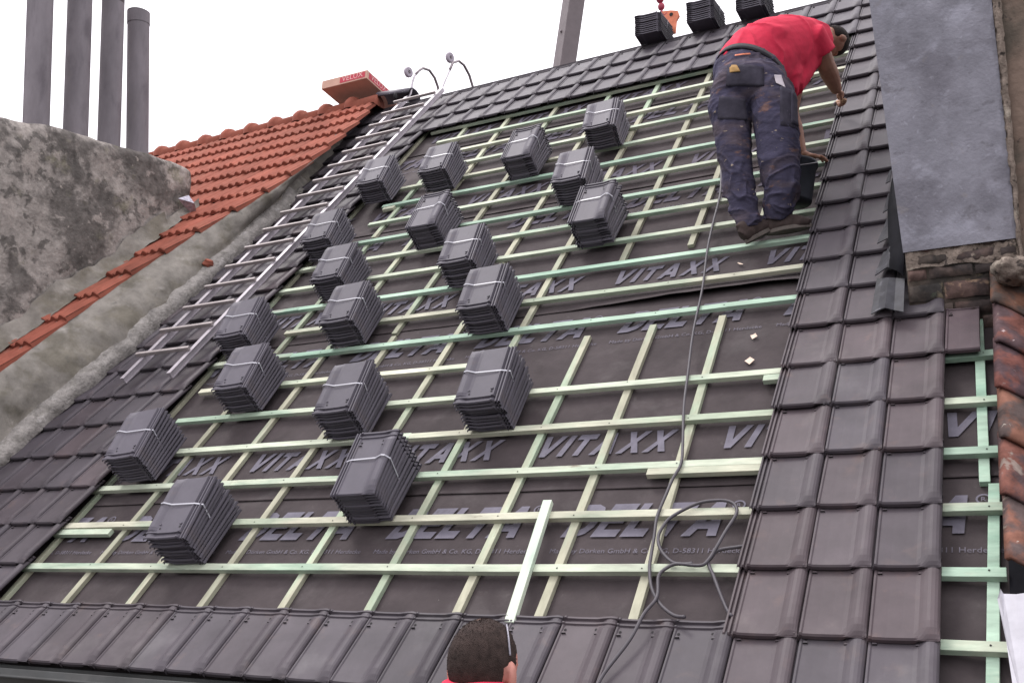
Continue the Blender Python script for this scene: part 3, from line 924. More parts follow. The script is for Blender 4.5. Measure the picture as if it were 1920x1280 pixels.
mb.add([PR(-9, 0, -.03), PR(-1.4, 0, -.03), PR(-1.2, 1.7, -.03), PR(-1.3, 2.9, -.03), PR(-1.8, 4.5, -.03), PR(-1.8, 7.3, -.03), PR(-9, 7.3, -.03)], [[0, 6, 5, 4, 3, 2, 1]])
mb.add([PR(-9, 0, -.03), PR(-1.4, 0, -.03), Vector((-1.4, 10.6, -.6)), Vector((-9, 10.6, -.6))], [[0, 1, 2, 3]])
mb.build("roof_deck", M['oldred'], nb)
mb = MB()
yw = PR(0, 7.2).y
mb.add([Vector((-9, yw, -.2)), Vector((-1.75, yw, -.2)), Vector((-1.75, yw, -7)), Vector((-9, yw, -7))], [[0, 3, 2, 1]])
mb.build("wall", M['wall'], nb)
x = -1.30
k = 0
while x > -7.5:                                     # half-round ridge tiles with a collar at one end
    mb = MB()
    g = random.gauss(1, .06); mb.tint = (g, g * .98, g * .98)
    n = 10
    L_ = .40
    st = [(x, .118), (x - L_ * .76, .112), (x - L_ * .765, .150), (x - L_ * .88, .162), (x - L_ * 1.0, .146), (x - L_ * 1.0, .11)]
    vs = []
    for (xx, r) in st:
        for i in range(n + 1):
            a = math.pi * (i / n) * 1.1 - .05 * math.pi
            vs.append(Vector((xx, 5.14, 5.455)) + Vector((0, -r * math.cos(a), r * math.sin(a) - .02)))
    fs = [[j * (n + 1) + i, j * (n + 1) + i + 1, (j + 1) * (n + 1) + i + 1, (j + 1) * (n + 1) + i] for j in range(len(st) - 1) for i in range(n)]
    fs.append(list(range(n + 1))[::-1])
    mb.add(vs, fs)
    o = mb.build("ridge_tile", M['red'], nb, smooth=True)
    x -= L_ * .97
    k += 1

# cement verge between the two roofs
pw = empty("cement_verge", P(-5.5, 8, 0), "rough cement verge smeared between the red roof edge and the dark tile strip", "verge")
mb = MB()
n, mrow = 120, 14
pts = []
for j in range(n):
    v = -1.2 + 23.3 * j / (n - 1)
    dd = (22.0 - v) * G * 1.0
    top = PR(edge_x(dd) - .10, dd, .012)
    ed = PR(edge_x(dd) + .012, dd, -.012)
    lo_u = [(-2, -6.75), (2, -6.5), (4, -6.3), (6, -6.0), (8.7, -5.5), (12, -5.2), (15, -5.1), (18, -5.6), (20, -6.1), (22.2, -6.5)]
    for (a, b), (c, e2_) in zip(lo_u[:-1], lo_u[1:]):
        if a <= v <= c: ul = b + (e2_ - b) * (v - a) / (c - a)
    ul += .18 * nz((v * .9, 0, 0), 1, 5) + .10 * nz((v * 2.7, 0, 0), 1, 9)
    bot = P(ul + .1, v, -.03)
    out = P(ul - .12, v, .10)
    seq = [top, ed]
    for i in range(1, 10):
        t = i / 10.0
        q = ed.lerp(out, t) + UX * (.05 * math.sin(math.pi * t) * min(1, dd / 3))
        seq.append(q)
    seq += [out, out.lerp(bot, .5) + NX * .015, bot]
    for i, q in enumerate(seq):
        a = .025 * nz(q, 3.0, 1) + .018 * nz(q, 9.0, 4)
        if i < 2: a *= .3
        pts.append(q + NX * a * .6 + UX * a)
mb.grid(pts, len(seq), n)
mb.build("cement_face", M['cement'], pw, smooth=True)
mb = MB()
pts = []
n2, r2 = 150, 8
for j in range(n2):
    v = -1.2 + 17.3 * j / (n2 - 1)
    lo_u = [(-2, -6.75), (2, -6.5), (4, -6.3), (6, -6.0), (8.7, -5.5), (12, -5.2), (15, -5.1), (18, -5.6)]
    for (a, b), (c, e2_) in zip(lo_u[:-1], lo_u[1:]):
        if a <= v <= c: ul = b + (e2_ - b) * (v - a) / (c - a)
    ul += .18 * nz((v * .9, 0, 0), 1, 5) + .10 * nz((v * 2.7, 0, 0), 1, 9)
    wid = .15 + .07 * nz((v * .6, 3, 0)) 
    if v > 13: wid *= max(.1, (17 - v) / 4)
    for i in range(r2):
        t = i / (r2 - 1)
        q = P(ul + .22 - t * (wid + .10) / W * .55, v, -.02 + .14 * t * (1 if wid > .05 else .3)) + UX * (.07 * math.sin(math.pi * t) * wid / .2) + NX * (.02 * math.sin(math.pi * t))
        a = .018 * nz(q, 5.0, 2) + .009 * nz(q, 22.0, 6)
        pts.append(q + UX * a + NX * a)
mb.grid(pts, r2, n2)
mb.build("mortar_fillet", M['mortar'], pw, smooth=True)
# scrap of brick bedded in the verge
mb = MB()
mb.ellipsoid((-1.28, 2.60, 2.85), (.05, .05, .038), nu=9, nv=6)
for i, q in enumerate(mb.v):
    mb.v[i] = q + Vector((nz(q, 30, 1), nz(q, 30, 2), nz(q, 30, 3))) * .018
tag(mb.build("brick_fragment", M['red']), "broken lump of orange brick stuck in the grey mortar beside the dark tile strip", "brick")

# chimney of the red roof
ch = empty("chimney_stack", (-2.5, 2.2, 2.0), "massive mottled cement chimney carrying four tall grey flue pipes", "chimney")
mb = MB()
XF = -1.99
prof = [(.55, 3.70), (1.25, 3.84), (1.42, 3.90), (1.75, 3.93), (2.1, 3.97), (2.5, 4.02), (2.80, 4.05), (2.97, 4.03), (3.03, 4.00)]
# right-hand face as a displaced grid, rounded top edge
pts = []
ny_, nz_ = 60, 40
def topz(y):
    for (a, b), (c, e2_) in zip(prof[:-1], prof[1:]):
        if a <= y <= c: return b + (e2_ - b) * (y - a) / (c - a)
    return prof[0][1] if y < .55 else prof[-1][1]
for j in range(ny_):
    y = .2 + (3.03 - .2) * j / (ny_ - 1)
    zt = topz(y) + .02 * nz((y * 5, 1, 0)) 
    zb = .6 + y * .9
    for i in range(nz_):
        t = i / (nz_ - 8)
        if t <= 1:
            q = Vector((XF, y, zb + (zt - .03 - zb) * t))
            if t > .95: q.x -= .025 * ((t - .95) / .05) ** 2
        else:
            k = (i - (nz_ - 8)) / 7.0
            q = Vector((XF - .05 - k * .62, y, zt - .01 + .03 * math.sin(k * math.pi)))
        if y > 2.97: q.x -= .05 * ((y - 2.97) / .06) ** 2
        if y < 1.4: q.x -= .06 * ((1.4 - y)) ** 2
        a = .035 * nz(q, 2.2, 3) + .014 * nz(q, 7.0, 5) + .006 * nz(q, 22, 2)
        pts.append(q + Vector((a, 0, a * .3)))
mb.grid(pts, nz_, ny_)
mb.add([Vector((XF - .1, 3.03, 3.2)), Vector((XF - .1, 3.03, 3.86)), Vector((XF - .66, 3.03, 3.86)), Vector((XF - .66, 3.03, 3.2))], [[0, 1, 2, 3]])
mb.add([Vector((XF - .66, .2, .6)), Vector((XF - .66, 3.03, 2.4)), Vector((XF - .66, 3.03, 3.86)), Vector((XF - .66, 2.8, 4.0)), Vector((XF - .66, .2, 3.6))], [[0, 1, 2, 3, 4]])
mb.build("masonry", M['chimney'], ch, smooth=True)
# sloping cement base flashing along the chimney foot
mb = MB()
pts = []
for j in range(90):
    y = .4 + (3.12 - .4) * j / 89
    dd = (A0.y - y) / VR.y
    base = PR(XF, dd, 0)
    for i in range(9):
        t = i / 8.0
        q = Vector((XF + .01 + .10 * t * (1.0 if y < 2.6 else max(.15, (3.2 - y) / .6)), y, base.z + .17 * (1 - t) ** 1.6 * (1.0 if y < 2.7 else .5) * (1.1 + .7 * nz((y * 2.2, 0, 0)) + .22 * nz((y * 9, 1, 0))) + .045))
        a = .03 * nz(q, 5, 7) + .016 * nz(q, 16, 3)
        pts.append(q + Vector((a * .4, 0, a)))
mb.grid(pts, 9, 90)
mb.build("cement_flashing", M['cement'], ch, smooth=True)
for i, (y, z, r, zt, ly_) in enumerate([(1.465, 3.93, .108, 6.2, -.11), (1.863, 3.98, .107, 6.3, -.10), (2.228, 4.01, .102, 5.55, -.10), (2.569, 4.06, .103, 5.487, -.138)]):
    mb = MB()
    n = 28
    k = ly_ * (zt - z) / 1.2 * .9
    a0, a1 = Vector((-2.24, y, z - .3)), Vector((-2.24, y + k, zt))
    mb.tube([a0, a0.lerp(a1, .5), a1 - (a1 - a0).normalized() * .12], r, n, caps=False, ref=Vector((1, 0, 0)))
    ct = a1 - (a1 - a0).normalized() * .12
    if i == 3:
        mb.tube([ct, a1], r + .004, n, caps=False, ref=Vector((1, 0, 0)))
        mb.tube([a1, ct], r - .012, n, caps=False, ref=Vector((1, 0, 0)))
        mb.tube([a1, a1 + Vector((0, 0, .0005))], [r + .004, r - .012], n, caps=False, ref=Vector((1, 0, 0)))
    else:
        mb.tube([ct, a1], r, n, caps=True, ref=Vector((1, 0, 0)))
    mb.build("flue_pipe", M['pipe'], ch, smooth=True)
mb = MB()
c = [(-1.93, 2.80, 3.64), (-1.90, 2.90, 3.70), (-1.95, 2.98, 3.66), (-1.90, 3.02, 3.56), (-1.88, 3.10, 3.50), (-1.92, 2.95, 3.55), (-1.93, 2.86, 3.60), (-1.85, 2.93, 3.62)]
mb.add([Vector(q) for q in c], [[0, 1, 7], [1, 2, 7], [2, 3, 7], [3, 4, 5], [3, 5, 7], [5, 6, 7], [6, 0, 7]])
f_ = mb.build("foil_flashing", M['foil'], ch)
so = f_.modifiers.new("t", 'SOLIDIFY'); so.thickness = .003

# cardboard box on the red ridge
bx = empty("cardboard_box", (-1.85, 5.30, 5.56), "cardboard roof window box with red printed panels lying on the red ridge", "box")
ex, ey, ez = Vector((1, .02, .0)).normalized(), Vector((-.02, 1, -.12)).normalized(), None
ez = ex.cross(ey).normalized()
c0 = Vector((-1.775, 5.26, 5.74))
hx, hy, hz = .325, .40, .055
c0 = Vector((-2.0, 4.98, 5.775)) + ex * hx * .92 + ey * hy
mb = MB()
mb.box(c0, ex * hx, ey * hy, ez * hz)
mb.build("carton", M['card'], bx, bevel=.004)
mb = MB()
fo = c0 - ey * (hy + .002)
mb.add([fo + ex * a + ez * b for a, b in ((-.06, -.036), (.30, -.036), (.30, .038), (-.06, .038))], [[0, 1, 2, 3]])
pr = mb.build("printed_panel", M['cardprint'], bx)
mb = MB()
put_text(mb, "VELUX", fo - ey * .002 + ex * (-.03) + ez * (-.022), ex, ez, .30)
mb.build("lettering", M['cardwhite'], pr)
so_ = c0 + ex * (hx + .002)
mb = MB()
mb.add([so_ + ey * a + ez * b for a, b in ((-.36, -.036), (.22, -.036), (.22, .038), (-.36, .038))], [[0, 1, 2, 3]])
pr = mb.build("printed_panel", M['cardprint'], bx)
mb = MB()
put_text(mb, "VELUX", so_ + ex * .002 + ey * (-.32) + ez * (-.022), ey, ez, .32)
mb.build("lettering", M['cardwhite'], pr)

# ------------------------------------------------------------------ crane behind the ridge
cr = empty("crane_boom", (-2.2, 10.5, -7.0), "grey box-section crane boom with a lettered white side rising behind the ridge", "crane")
b0, b1 = Vector((-2.55, 10.0, 0.0)), Vector((-.50, 10.0, 12.4))
dr = (b1 - b0).normalized()
sx = Vector((1, 0, 0)); sx = (sx - dr * sx.dot(dr)).normalized()
sy = dr.cross(sx)
if sy.y > 0: sy = -sy
off = (Vector((-1.155, 10, 8.12)) - (b0 + dr * (8.12 / dr.z)))
b0 += off; b1 += off
rotb = Matrix.Rotation(R_(-36), 3, dr)
sx, sy = rotb @ sx, rotb @ sy
mb = MB()
mb.box((b0 + b1) / 2, sx * .14, sy * .14, (b1 - b0) / 2)
mb.build("boom_section", M['boom'], cr, bevel=.012)
mb = MB()
mb.box((b0 + b1) / 2 - sx * .143, sx * .003, sy * .125, (b1 - b0) / 2)
wf = mb.build("white_side", M['boomwhite'], cr)
mb = MB()
lo = b0 + dr * (8.10 / dr.z)
put_text(mb, "0847 0506", lo - sx * .149 - sy * .05, dr, -sy * -1.0, .72)
mb.build("lettering", M['boomtext'], wf)
mb = MB()
pc = b0 + dr * (8.62 / dr.z) + sy * .14
mb.tube([pc - sy * .01, pc + sy * .018], .026, 12)
mb.tube([pc + sy * .018, pc + sy * .028], .014, 12)
mb.build("bolt", M['steel'], cr)
hk = empty("crane_hook", (2.1, 5.5, 5.7), "red crane hook and orange clamp hanging behind the ridge at the first tile stack", "hook")
mb = MB()
mb.tube([(2.03, 5.5, 7.6), (2.04, 5.5, 6.12)], .010, 8)
mb.build("wire_rope", M['wire'], hk, smooth=True)
mb = MB()
mb.ellipsoid((2.045, 5.5, 6.06), (.045, .035, .06))
mb.ellipsoid((2.055, 5.5, 5.96), (.038, .03, .045))
mb.box((2.045, 5.465, 6.06), (.05, 0, 0), (0, .006, 0), (0, 0, .025))
mb.tube([(2.055, 5.5, 5.94), (2.06, 5.5, 5.88), (2.09, 5.5, 5.85), (2.12, 5.5, 5.87)], .012, 8)
mb.build("hook_block", M['hookred'], hk, smooth=True)
mb = MB()
pl = [(2.06, 5.90), (2.16, 5.885), (2.235, 5.86), (2.25, 5.80), (2.215, 5.75), (2.20, 5.62), (2.14, 5.62), (2.10, 5.75)]
mb.prism([Vector((a, 5.52, b)) for a, b in pl][::-1], Vector((0, -.03, 0)))
clp = mb.build("clamp_plate", M['hookorange'], hk)
mb = MB()
mb.tube([(2.165, 5.485, 5.835), (2.165, 5.525, 5.835)], .02, 12)
mb.build("shackle_pin", M['rubber'], clp)

# ------------------------------------------------------------------ rendered chimney on the right, brick base, flashings
rc = empty("rendered_chimney", (4.9, 1.7, 1.0), "broad chimney stack with patched blue-grey render above a base of old dark bricks", "chimney")
Y0 = 1.456
mb = MB()
def lerp(a, b, t): return a + (b - a) * t
pts = []
nX, nZ = 30, 60
for j in range(nZ):
    z = 1.72 + (5.9 - 1.72) * j / (nZ - 1)
    for i in range(nX):
        t = i / (nX - 1)
        xl = lerp(4.682, 4.615, min(1, (z - 1.8) / 1.45)) if z < 3.25 else 4.615
        x = lerp(xl, 5.206, t)
        zz = z
        if j == 0: zz = lerp(1.835, 1.835, t) - .03 + .035 * t + .012 * nz((x * 9, 0, 0)) + (.015 if t > .8 else 0)
        q = Vector((x, Y0 - .014, zz))
        a = .007 * nz(q, 3.5, 2) + .003 * nz(q, 12, 5)
        if t > .97: a += .006 * nz(q, 20, 4) + .006
        pts.append(q + Vector((0, a, 0)))
mb.grid(pts, nX, nZ)
zt = 5.9
mb.add([Vector((4.615, Y0 - .014, zt)), Vector((5.206, Y0 - .014, zt)), Vector((5.206, 2.5, zt)), Vector((4.615, 2.5, zt))], [[0, 1, 2, 3]])
mb.add([Vector((4.682, Y0 - .014, 1.78)), Vector((4.615, Y0 - .014, 3.25)), Vector((4.615, Y0 - .014, zt)), Vector((4.615, 2.5, zt)), Vector((4.682, 2.5, 1.78))], [[0, 1, 2, 3, 4]])
mb.add([Vector((5.206, Y0 - .014, 1.78)), Vector((5.206, 2.5, 1.78)), Vector((5.206, 2.5, zt)), Vector((5.206, Y0 - .014, zt))], [[0, 1, 2, 3]])
o = mb.build("render_coat", M['render'], rc, smooth=False)
# hairline cracks as thin raised strips of darker render
mb = MB()
for (x, z, L_, a0) in [(4.92, 2.58, .30, 1.5), (4.78, 2.56, .24, .15)]:
    px_, pz_ = x, z
    prev = None
    for s_ in range(14):
        w_ = .0007
        q = Vector((px_, Y0 - .0275, pz_))
        if prev is not None:
            dd = (q - prev).normalized(); nn = Vector((-dd.z, 0, dd.x)) * w_
            mb.add([prev - nn, prev + nn, q + nn, q - nn], [[0, 1, 2, 3]])
        prev = q
        a = a0 + random.gauss(0, .7)
        px_ += math.cos(a) * L_ / 14; pz_ += math.sin(a) * L_ / 14
mb.build("cracks", mat("crack_grey", (0.11, 0.105, 0.12), rough=0.95, bump=0), rc)
# brick base, three visible courses with recessed joints
mb = MB()
zb = 1.30
mb.tint = (.55, .55, .5)
mb.box((4.95, Y0 + .42, 1.5), (.262, 0, 0), (0, .40, 0), (0, 0, .33))
for r, (z, h_) in enumerate([(1.40, .062), (1.478, .066), (1.575, .085), (1.672, .055), (1.74, .055), (1.80, .04)]):
    x = 4.69 - random.uniform(0, .1)
    while x < 5.205:
        L_ = random.choice([.20, .21, .11, .17])
        a, b = max(x, 4.69), min(x + L_, 5.206)
        if b - a > .02:
            g = random.uniform(.7, 1.25)
            mb.tint = (g * random.uniform(.95, 1.25), g, g * .95)
            pts = []
            n1, n2 = 8, 5
            dpt = random.uniform(-.006, .006)
            for j in range(n2):
                for i in range(n1):
                    q = Vector((lerp(a + .004, b - .004, i / (n1 - 1)), Y0 - .002, z + h_ * (j / (n2 - 1) - .5)))
                    e = (i in (0, n1 - 1)) or (j in (0, n2 - 1))
                    q.y += dpt + .010 * nz(q, 18, r) + (.012 if e else 0)
                    q.z += .004 * nz(q, 25, 3) if e else 0
                    pts.append(q)
            mb.grid(pts, n1, n2)
        x += L_ + .004
mb.tint = (1, 1, 1)
mb.build("brick_base", M['brick'], rc, smooth=True)
# lead flashings: soakers lapped down the side of the stack, each with a dark upstand
SOAK = [
  [[(4.510, 1.405, 1.483), (4.546, 1.398, 1.497), (4.586, 1.349, 1.493), (4.626, 1.360, 1.480), (4.674, 1.326, 1.459)], [(4.522, 1.623, 1.720), (4.552, 1.599, 1.713), (4.590, 1.547, 1.698), (4.626, 1.550, 1.691), (4.672, 1.512, 1.673)]],
  [[(4.511, 1.633, 1.741), (4.540, 1.623, 1.753), (4.580, 1.598, 1.770), (4.620, 1.591, 1.749), (4.669, 1.503, 1.686)], [(4.543, 1.796, 1.911), (4.560, 1.773, 1.908), (4.584, 1.743, 1.921), (4.619, 1.723, 1.908), (4.669, 1.634, 1.844)]],
  [[(4.503, 1.868, 1.986), (4.528, 1.860, 1.992), (4.567, 1.848, 2.002), (4.573, 1.838, 1.998)], [(4.542, 2.040, 2.165), (4.546, 2.034, 2.166), (4.552, 2.012, 2.165), (4.559, 2.010, 2.169)]],
  [[(4.517, 2.107, 2.235), (4.529, 2.108, 2.243), (4.547, 2.088, 2.244)], [(4.534, 2.254, 2.388), (4.537, 2.253, 2.393), (4.546, 2.229, 2.391)]],
  [[(4.514, 2.364, 2.502), (4.527, 2.360, 2.505), (4.543, 2.335, 2.501)], [(4.528, 2.470, 2.612), (4.532, 2.468, 2.617), (4.545, 2.444, 2.614)]],
]
UPST = [[(4.558, 2.301, 2.480), (4.560, 2.319, 2.506), (4.567, 2.317, 2.511)], [(4.554, 2.045, 2.213), (4.590, 2.013, 2.217), (4.628, 1.941, 2.163)], [(4.570, 1.853, 2.021), (4.617, 1.787, 1.995), (4.655, 1.731, 1.973)], [(4.588, 1.682, 1.850), (4.634, 1.635, 1.837), (4.675, 1.595, 1.832)], [(4.594, 1.590, 1.758), (4.635, 1.541, 1.725), (4.672, 1.475, 1.679)]]
for r0, r1 in SOAK:
    mb = MB()
    nk = 6
    pts = []
    for j in range(nk):
        t = j / (nk - 1)
        for k_ in range(len(r0)):
            q = Vector(r0[k_]).lerp(Vector(r1[k_]), t)
            pts.append(q + NX * (.004 * nz(q, 14, 3)))
    mb.grid(pts, len(r0), nk)
    o = mb.build("lead_soaker", M['lead'], rc, smooth=False)
    so = o.modifiers.new("t", 'SOLIDIFY'); so.thickness = .005; so.offset = -1
mb = MB()
mb.grid([Vector(q) for r in UPST for q in r], 3, len(UPST))
o = mb.build("dark_upstand", M['leaddark'], rc, smooth=True)
so = o.modifiers.new("t", 'SOLIDIFY'); so.thickness = .004
# tan mortar smeared over the top brick joints
mb = MB()
pts = []
for j in range(8):
    for i in range(60):
        x = 4.69 + .515 * i / 59
        z = 1.70 + .02 * nz((x * 7, 0, 1)) + (.145 - .02 * nz((x * 9, 0, 0))) * j / 7
        q = Vector((x, 0, z))
        pts.append(Vector((x, Y0 - .004 + .016 * (nz(q, 14, 2) + .3) + .010 * nz(q, 40, 6), z)))
mb.grid(pts, 60, 8)
mb.build("mortar_smear", M['crumble'], rc, smooth=True)

# neighbour wall to the right of it, with its crumbling edge
nw = empty("brown_plastered_wall", (5.9, 1.9, 0.5), "stained brown plaster wall with a crumbling mortar edge beside the blue-grey chimney", "wall")
mb = MB()
pts = []
for j in range(50):
    z = 1.62 + 4.2 * j / 49
    for i in range(16):
        x = 5.208 + 1.4 * i / 15
        q = Vector((x, Y0 + .02, z))
        q.y += .018 * nz(q, 4, 1) + .008 * nz(q, 15, 3) - .02 * (i > 2)
        pts.append(q)
mb.grid(pts, 16, 50)
mb.box((5.93, Y0 + .55, 3.7), (.69, 0, 0), (0, .50, 0), (0, 0, 2.1))
mb.build("plaster", M['brownwall'], nw, smooth=True)
mb = MB()
pts = []
for j in range(140):
    z = 1.66 + 3.9 * j / 139
    wd = lerp(.018, .045, min(1, (z - 1.66) / 1.4))
    for i in range(7):
        t = i / 6.0
        x = 5.204 + wd * t
        q = Vector((x, Y0 - .005 - .02 * math.sin(math.pi * t), z))
        a = .014 * nz(q, 25, 2) + .012 * nz(q, 70, 5)
        pts.append(q + Vector((a * .35, a, 0)))
mb.grid(pts, 7, 140)
mb.build("mortar_edge", M['crumble'], nw, smooth=True)
# lump of mortar, old tiles and pale sheet on the right-hand verge
mb = MB()
mb.ellipsoid((5.19, 1.30, 1.585), (.095, .12, .07), nu=40, nv=26)
for i, q in enumerate(mb.v):
    dq = q - Vector((5.19, 1.30, 1.585))
    a = .34 * nz(q, 9, 2) + .22 * nz(q, 24, 4) + .12 * nz(q, 55, 4)
    mb.v[i] = Vector((5.19, 1.30, 1.585)) + dq * (1 + a)
tag(mb.build("mortar_lump", M['crumble'], smooth=True), "rough crumbling lump of mortar at the top of the old red verge tiles", "mortar")
ov = empty("old_tile_roof", (5.3, .6, .6), "neighbouring roof edge of worn red-brown clay tiles spotted with lichen", "roof")
for i, v in enumerate([4.62, 3.66, 2.70, 1.74, .78, 5.55]):
    for c in range(4):
        mb = MB()
        g = random.uniform(.85, 1.2); mb.tint = (g, g * random.uniform(.8, 1.1), g)
        x0 = 5.075 + c * .222 - .006 * (i % 2)
        n1, n2 = 12, 8
        pts = []
        for j in range(n2):
            y = .40 * j / (n2 - 1)
            for k in range(n1):
                t = k / (n1 - 1)
                x = x0 + .235 * t
                hgt = .060 * math.cos(t * math.pi * .95) + .02
                if t < .08: hgt -= .02
                nose = -.045 * math.sin(t * math.pi * .5) - .02 * t
                q = Vector((x, 0, 0)) + VX * (v * G + y + (nose * (1 - y / .4))) + NX * (hgt - .085 * y + .055)
                q += NX * .004 * nz(q, 20, i)
                pts.append(q)
        mb.grid(pts, n1, n2)
        o = mb.build("clay_tile", M['oldred'], ov, smooth=True)
        so = o.modifiers.new("t", 'SOLIDIFY'); so.thickness = .016
mb = MB()
mb.box(P(23.6, 2.4, -.13), UX * .66, VX * (3.75 * G), NX * .05)
mb.build("tile_bed", M['leaddark'], ov)
mb = MB()
s1 = [(5.045, .62, .08), (5.058, .68, .11), (5.066, .64, .10), (5.105, .61, .11), (5.22, .66, .12), (5.225, -.62, .10), (5.105, -.62, .075), (5.078, -.40, .07), (5.066, .1, .07)]
mb.add([Vector((x, 0, 0)) + VX * (v * G - .1) + NX * h for x, v, h in s1], [list(range(len(s1)))[::-1]])
o = mb.build("pale_sheet", M['whitesheet'])
so = o.modifiers.new("t", 'SOLIDIFY'); so.thickness = .004
tag(o, "torn pale grey sheet covering the lower end of the old red tiles", "sheet")

# ------------------------------------------------------------------ cord on the roof
def smooth(pts, n=6):
    pts = [Vector(p) for p in pts]
    out = []
    for i in range(len(pts) - 1):
        p0, p1, p2, p3 = pts[max(i - 1, 0)], pts[i], pts[i + 1], pts[min(i + 2, len(pts) - 1)]
        for k in range(n):
            t = k / n
            out.append(.5 * ((2 * p1) + (p2 - p0) * t + (2 * p0 - 5 * p1 + 4 * p2 - p3) * t * t + (3 * p1 - p0 - 3 * p2 + p3) * t ** 3))
    out.append(pts[-1])
    return out
C1 = [(13.599,12.939),(13.954,11.367),(14.081,10.010),(14.188,8.977),(14.442,7.646),(14.568,6.316),(14.779,5.122),(14.928,4.311),(15.146,3.443),(15.230,3.006),(15.170,2.702),(15.122,2.406),(15.083,1.968),(15.131,1.597),(15.196,1.278),(15.234,1.043),(15.386,0.729),(15.609,0.480),(15.960,0.237),(16.2,.16)]
C2 = [(15.05,-.95),(15.118,-0.667),(15.369,-0.187),(15.481,0.185),(15.533,0.570),(15.474,0.903),(15.581,1.053),(15.729,1.107),(16.145,1.082),(16.264,1.162),(16.361,1.412),(16.459,1.668),(16.558,1.941),(16.535,2.087),(16.404,2.188),(16.158,2.224),(15.790,2.173),(15.389,1.943),(15.252,1.759),(15.235,1.558),(15.367,1.333),(15.612,1.142),(15.815,1.107),(16.0,1.12)]
C3 = [(16.95,1.45),(16.822,1.437),(16.706,1.419),(16.391,1.367),(16.298,1.250),(16.269,1.144),(16.406,0.937),(16.591,0.670),(16.755,0.431),(16.9,.25)]
mb = MB()
for c, hh in ((C1, -.042), (C2, -.035), (C3, -.045)):
    pts = []
    for (u, v) in c:
        h = hh
        if v < .35: h = .012 + .0 * v if v < .2 else -.01
        pts.append(P(u + .03 * nz((u * 3, v * 3, 1)), v, h))
    mb.tube(smooth(pts, 5), .0075, 8)
tag(mb.build("power_cord", M['cord'], smooth=True), "grey power cord trailing down the roof into loose loops by the right tile columns", "cord")
# small chips of wood on the underlay
for (u, v, lab, s_) in [(15.95, 6.22, "pale square chip on the underlay between two battens under the gap in the battens", .016), (16.0, 5.55, "thin pale splinter lying below the square chip", .02),
                        (15.1, 8.62, "white sliver lying beside the second letter row under the worker's boots", .02), (.55, 2.02, "curled wood shaving by the end of the doubled batten", .016)]:
    mb = MB()
    a = random.uniform(0, 3)
    e1, e2 = UX * math.cos(a) + VX * math.sin(a), VX * math.cos(a) - UX * math.sin(a)
    b_ = P(u, v, -.098)
    asp = 1.0 if "square" in lab else .3
    mb.add([b_ - e1 * s_ - e2 * s_ * asp, b_ + e1 * s_ - e2 * s_ * asp * .7 + NX * .004, b_ + e1 * s_ * .9 + e2 * s_ * asp + NX * .009, b_ + e2 * s_ * asp * 1.2 + NX * .003, b_ - e1 * s_ + e2 * s_ * asp + NX * .006], [[0, 1, 3], [1, 2, 3], [0, 3, 4]])
    o = mb.build("wood_chip", M['chip'])
    so = o.modifiers.new("t", 'SOLIDIFY'); so.thickness = .002
    tag(o, lab, "wood chip", "wood chips on the underlay")
#PEOPLE
# ------------------------------------------------------------------ people
FW, RT, UPV = Vector((-0.459083, 0.864011, 0.206707)), Vector((0.883083, 0.469217, 0)), Vector((0.096991, -0.18254, 0.978403))
from mathutils.bvhtree import BVHTree
def grow(name, mb, m, parent, voxel, its=4, disp=None, fac=0.5):
    """weld overlapping volumes into one continuous surface"""
    me = D.meshes.new(name)
    me.from_pydata(mb.v, [], mb.f)
    o = D.objects.new(name, me)
    COL.objects.link(o)
    r = o.modifiers.new("r", 'REMESH'); r.mode = 'VOXEL'; r.voxel_size = voxel
    s_ = o.modifiers.new("s", 'SMOOTH'); s_.iterations = its; s_.factor = fac
    dg = bpy.context.evaluated_depsgraph_get()
    me2 = D.meshes.new_from_object(o.evaluated_get(dg))
    D.objects.remove(o)
    base = root_of(parent) if parent is not None else Vector((0, 0, 0))
    nrm = [v.normal.copy() for v in me2.vertices]
    for v, n in zip(me2.vertices, nrm):
        if disp: v.co = v.co + n * disp(v.co)
    raw = [v.co.copy() for v in me2.vertices]
    polys = [list(p.vertices) for p in me2.polygons]
    for v in me2.vertices: v.co = v.co - base
    me2.materials.clear()
    me2.materials.append(m)
    me2.polygons.foreach_set("use_smooth", [True] * len(me2.polygons))
    me2.name = name
    me2.update()
    o = D.objects.new(name, me2)
    COL.objects.link(o)
    if parent is not None: o.parent = parent
    return o, BVHTree.FromPolygons(raw, polys)
def patch(name, poly_uv, org, bvh, m, parent, thick=.006, off=.004, n=9):
    """flat cloth piece laid on a body surface; poly_uv = 4 corners (right, up) metres about org, seen from behind"""
    a, b, c, d = [Vector((p[0], p[1])) for p in poly_uv]
    mb = MB()
    pts = []
    for j in range(n):
        for i in range(n):
            s_, t_ = i / (n - 1), j / (n - 1)
            q = a.lerp(b, s_).lerp(d.lerp(c, s_), t_)
            st = Vector(org) + RT * q.x + UPV * q.y - FW * .6
            hit = bvh.ray_cast(st, FW)
            p = hit[0] if hit[0] is not None else Vector(org) + RT * q.x + UPV * q.y
            pts.append(p - FW * off)
    for k in range(2):
        dp = [(p - Vector(org)).dot(FW) for p in pts]
        dp2 = []
        for j in range(n):
            for i in range(n):
                nb_ = [dp[jj * n + ii] for jj in range(max(0, j - 1), min(n, j + 2)) for ii in range(max(0, i - 1), min(n, i + 2))]
                dp2.append(min(dp[j * n + i], sum(nb_) / len(nb_)))
        pts = [p + FW * (e2_ - e1_) for p, e1_, e2_ in zip(pts, dp, dp2)]
    mb.grid(pts, n, n)
    o = mb.build(name, m, parent, smooth=True)
    so = o.modifiers.new("t", 'SOLIDIFY'); so.thickness = thick
    return o

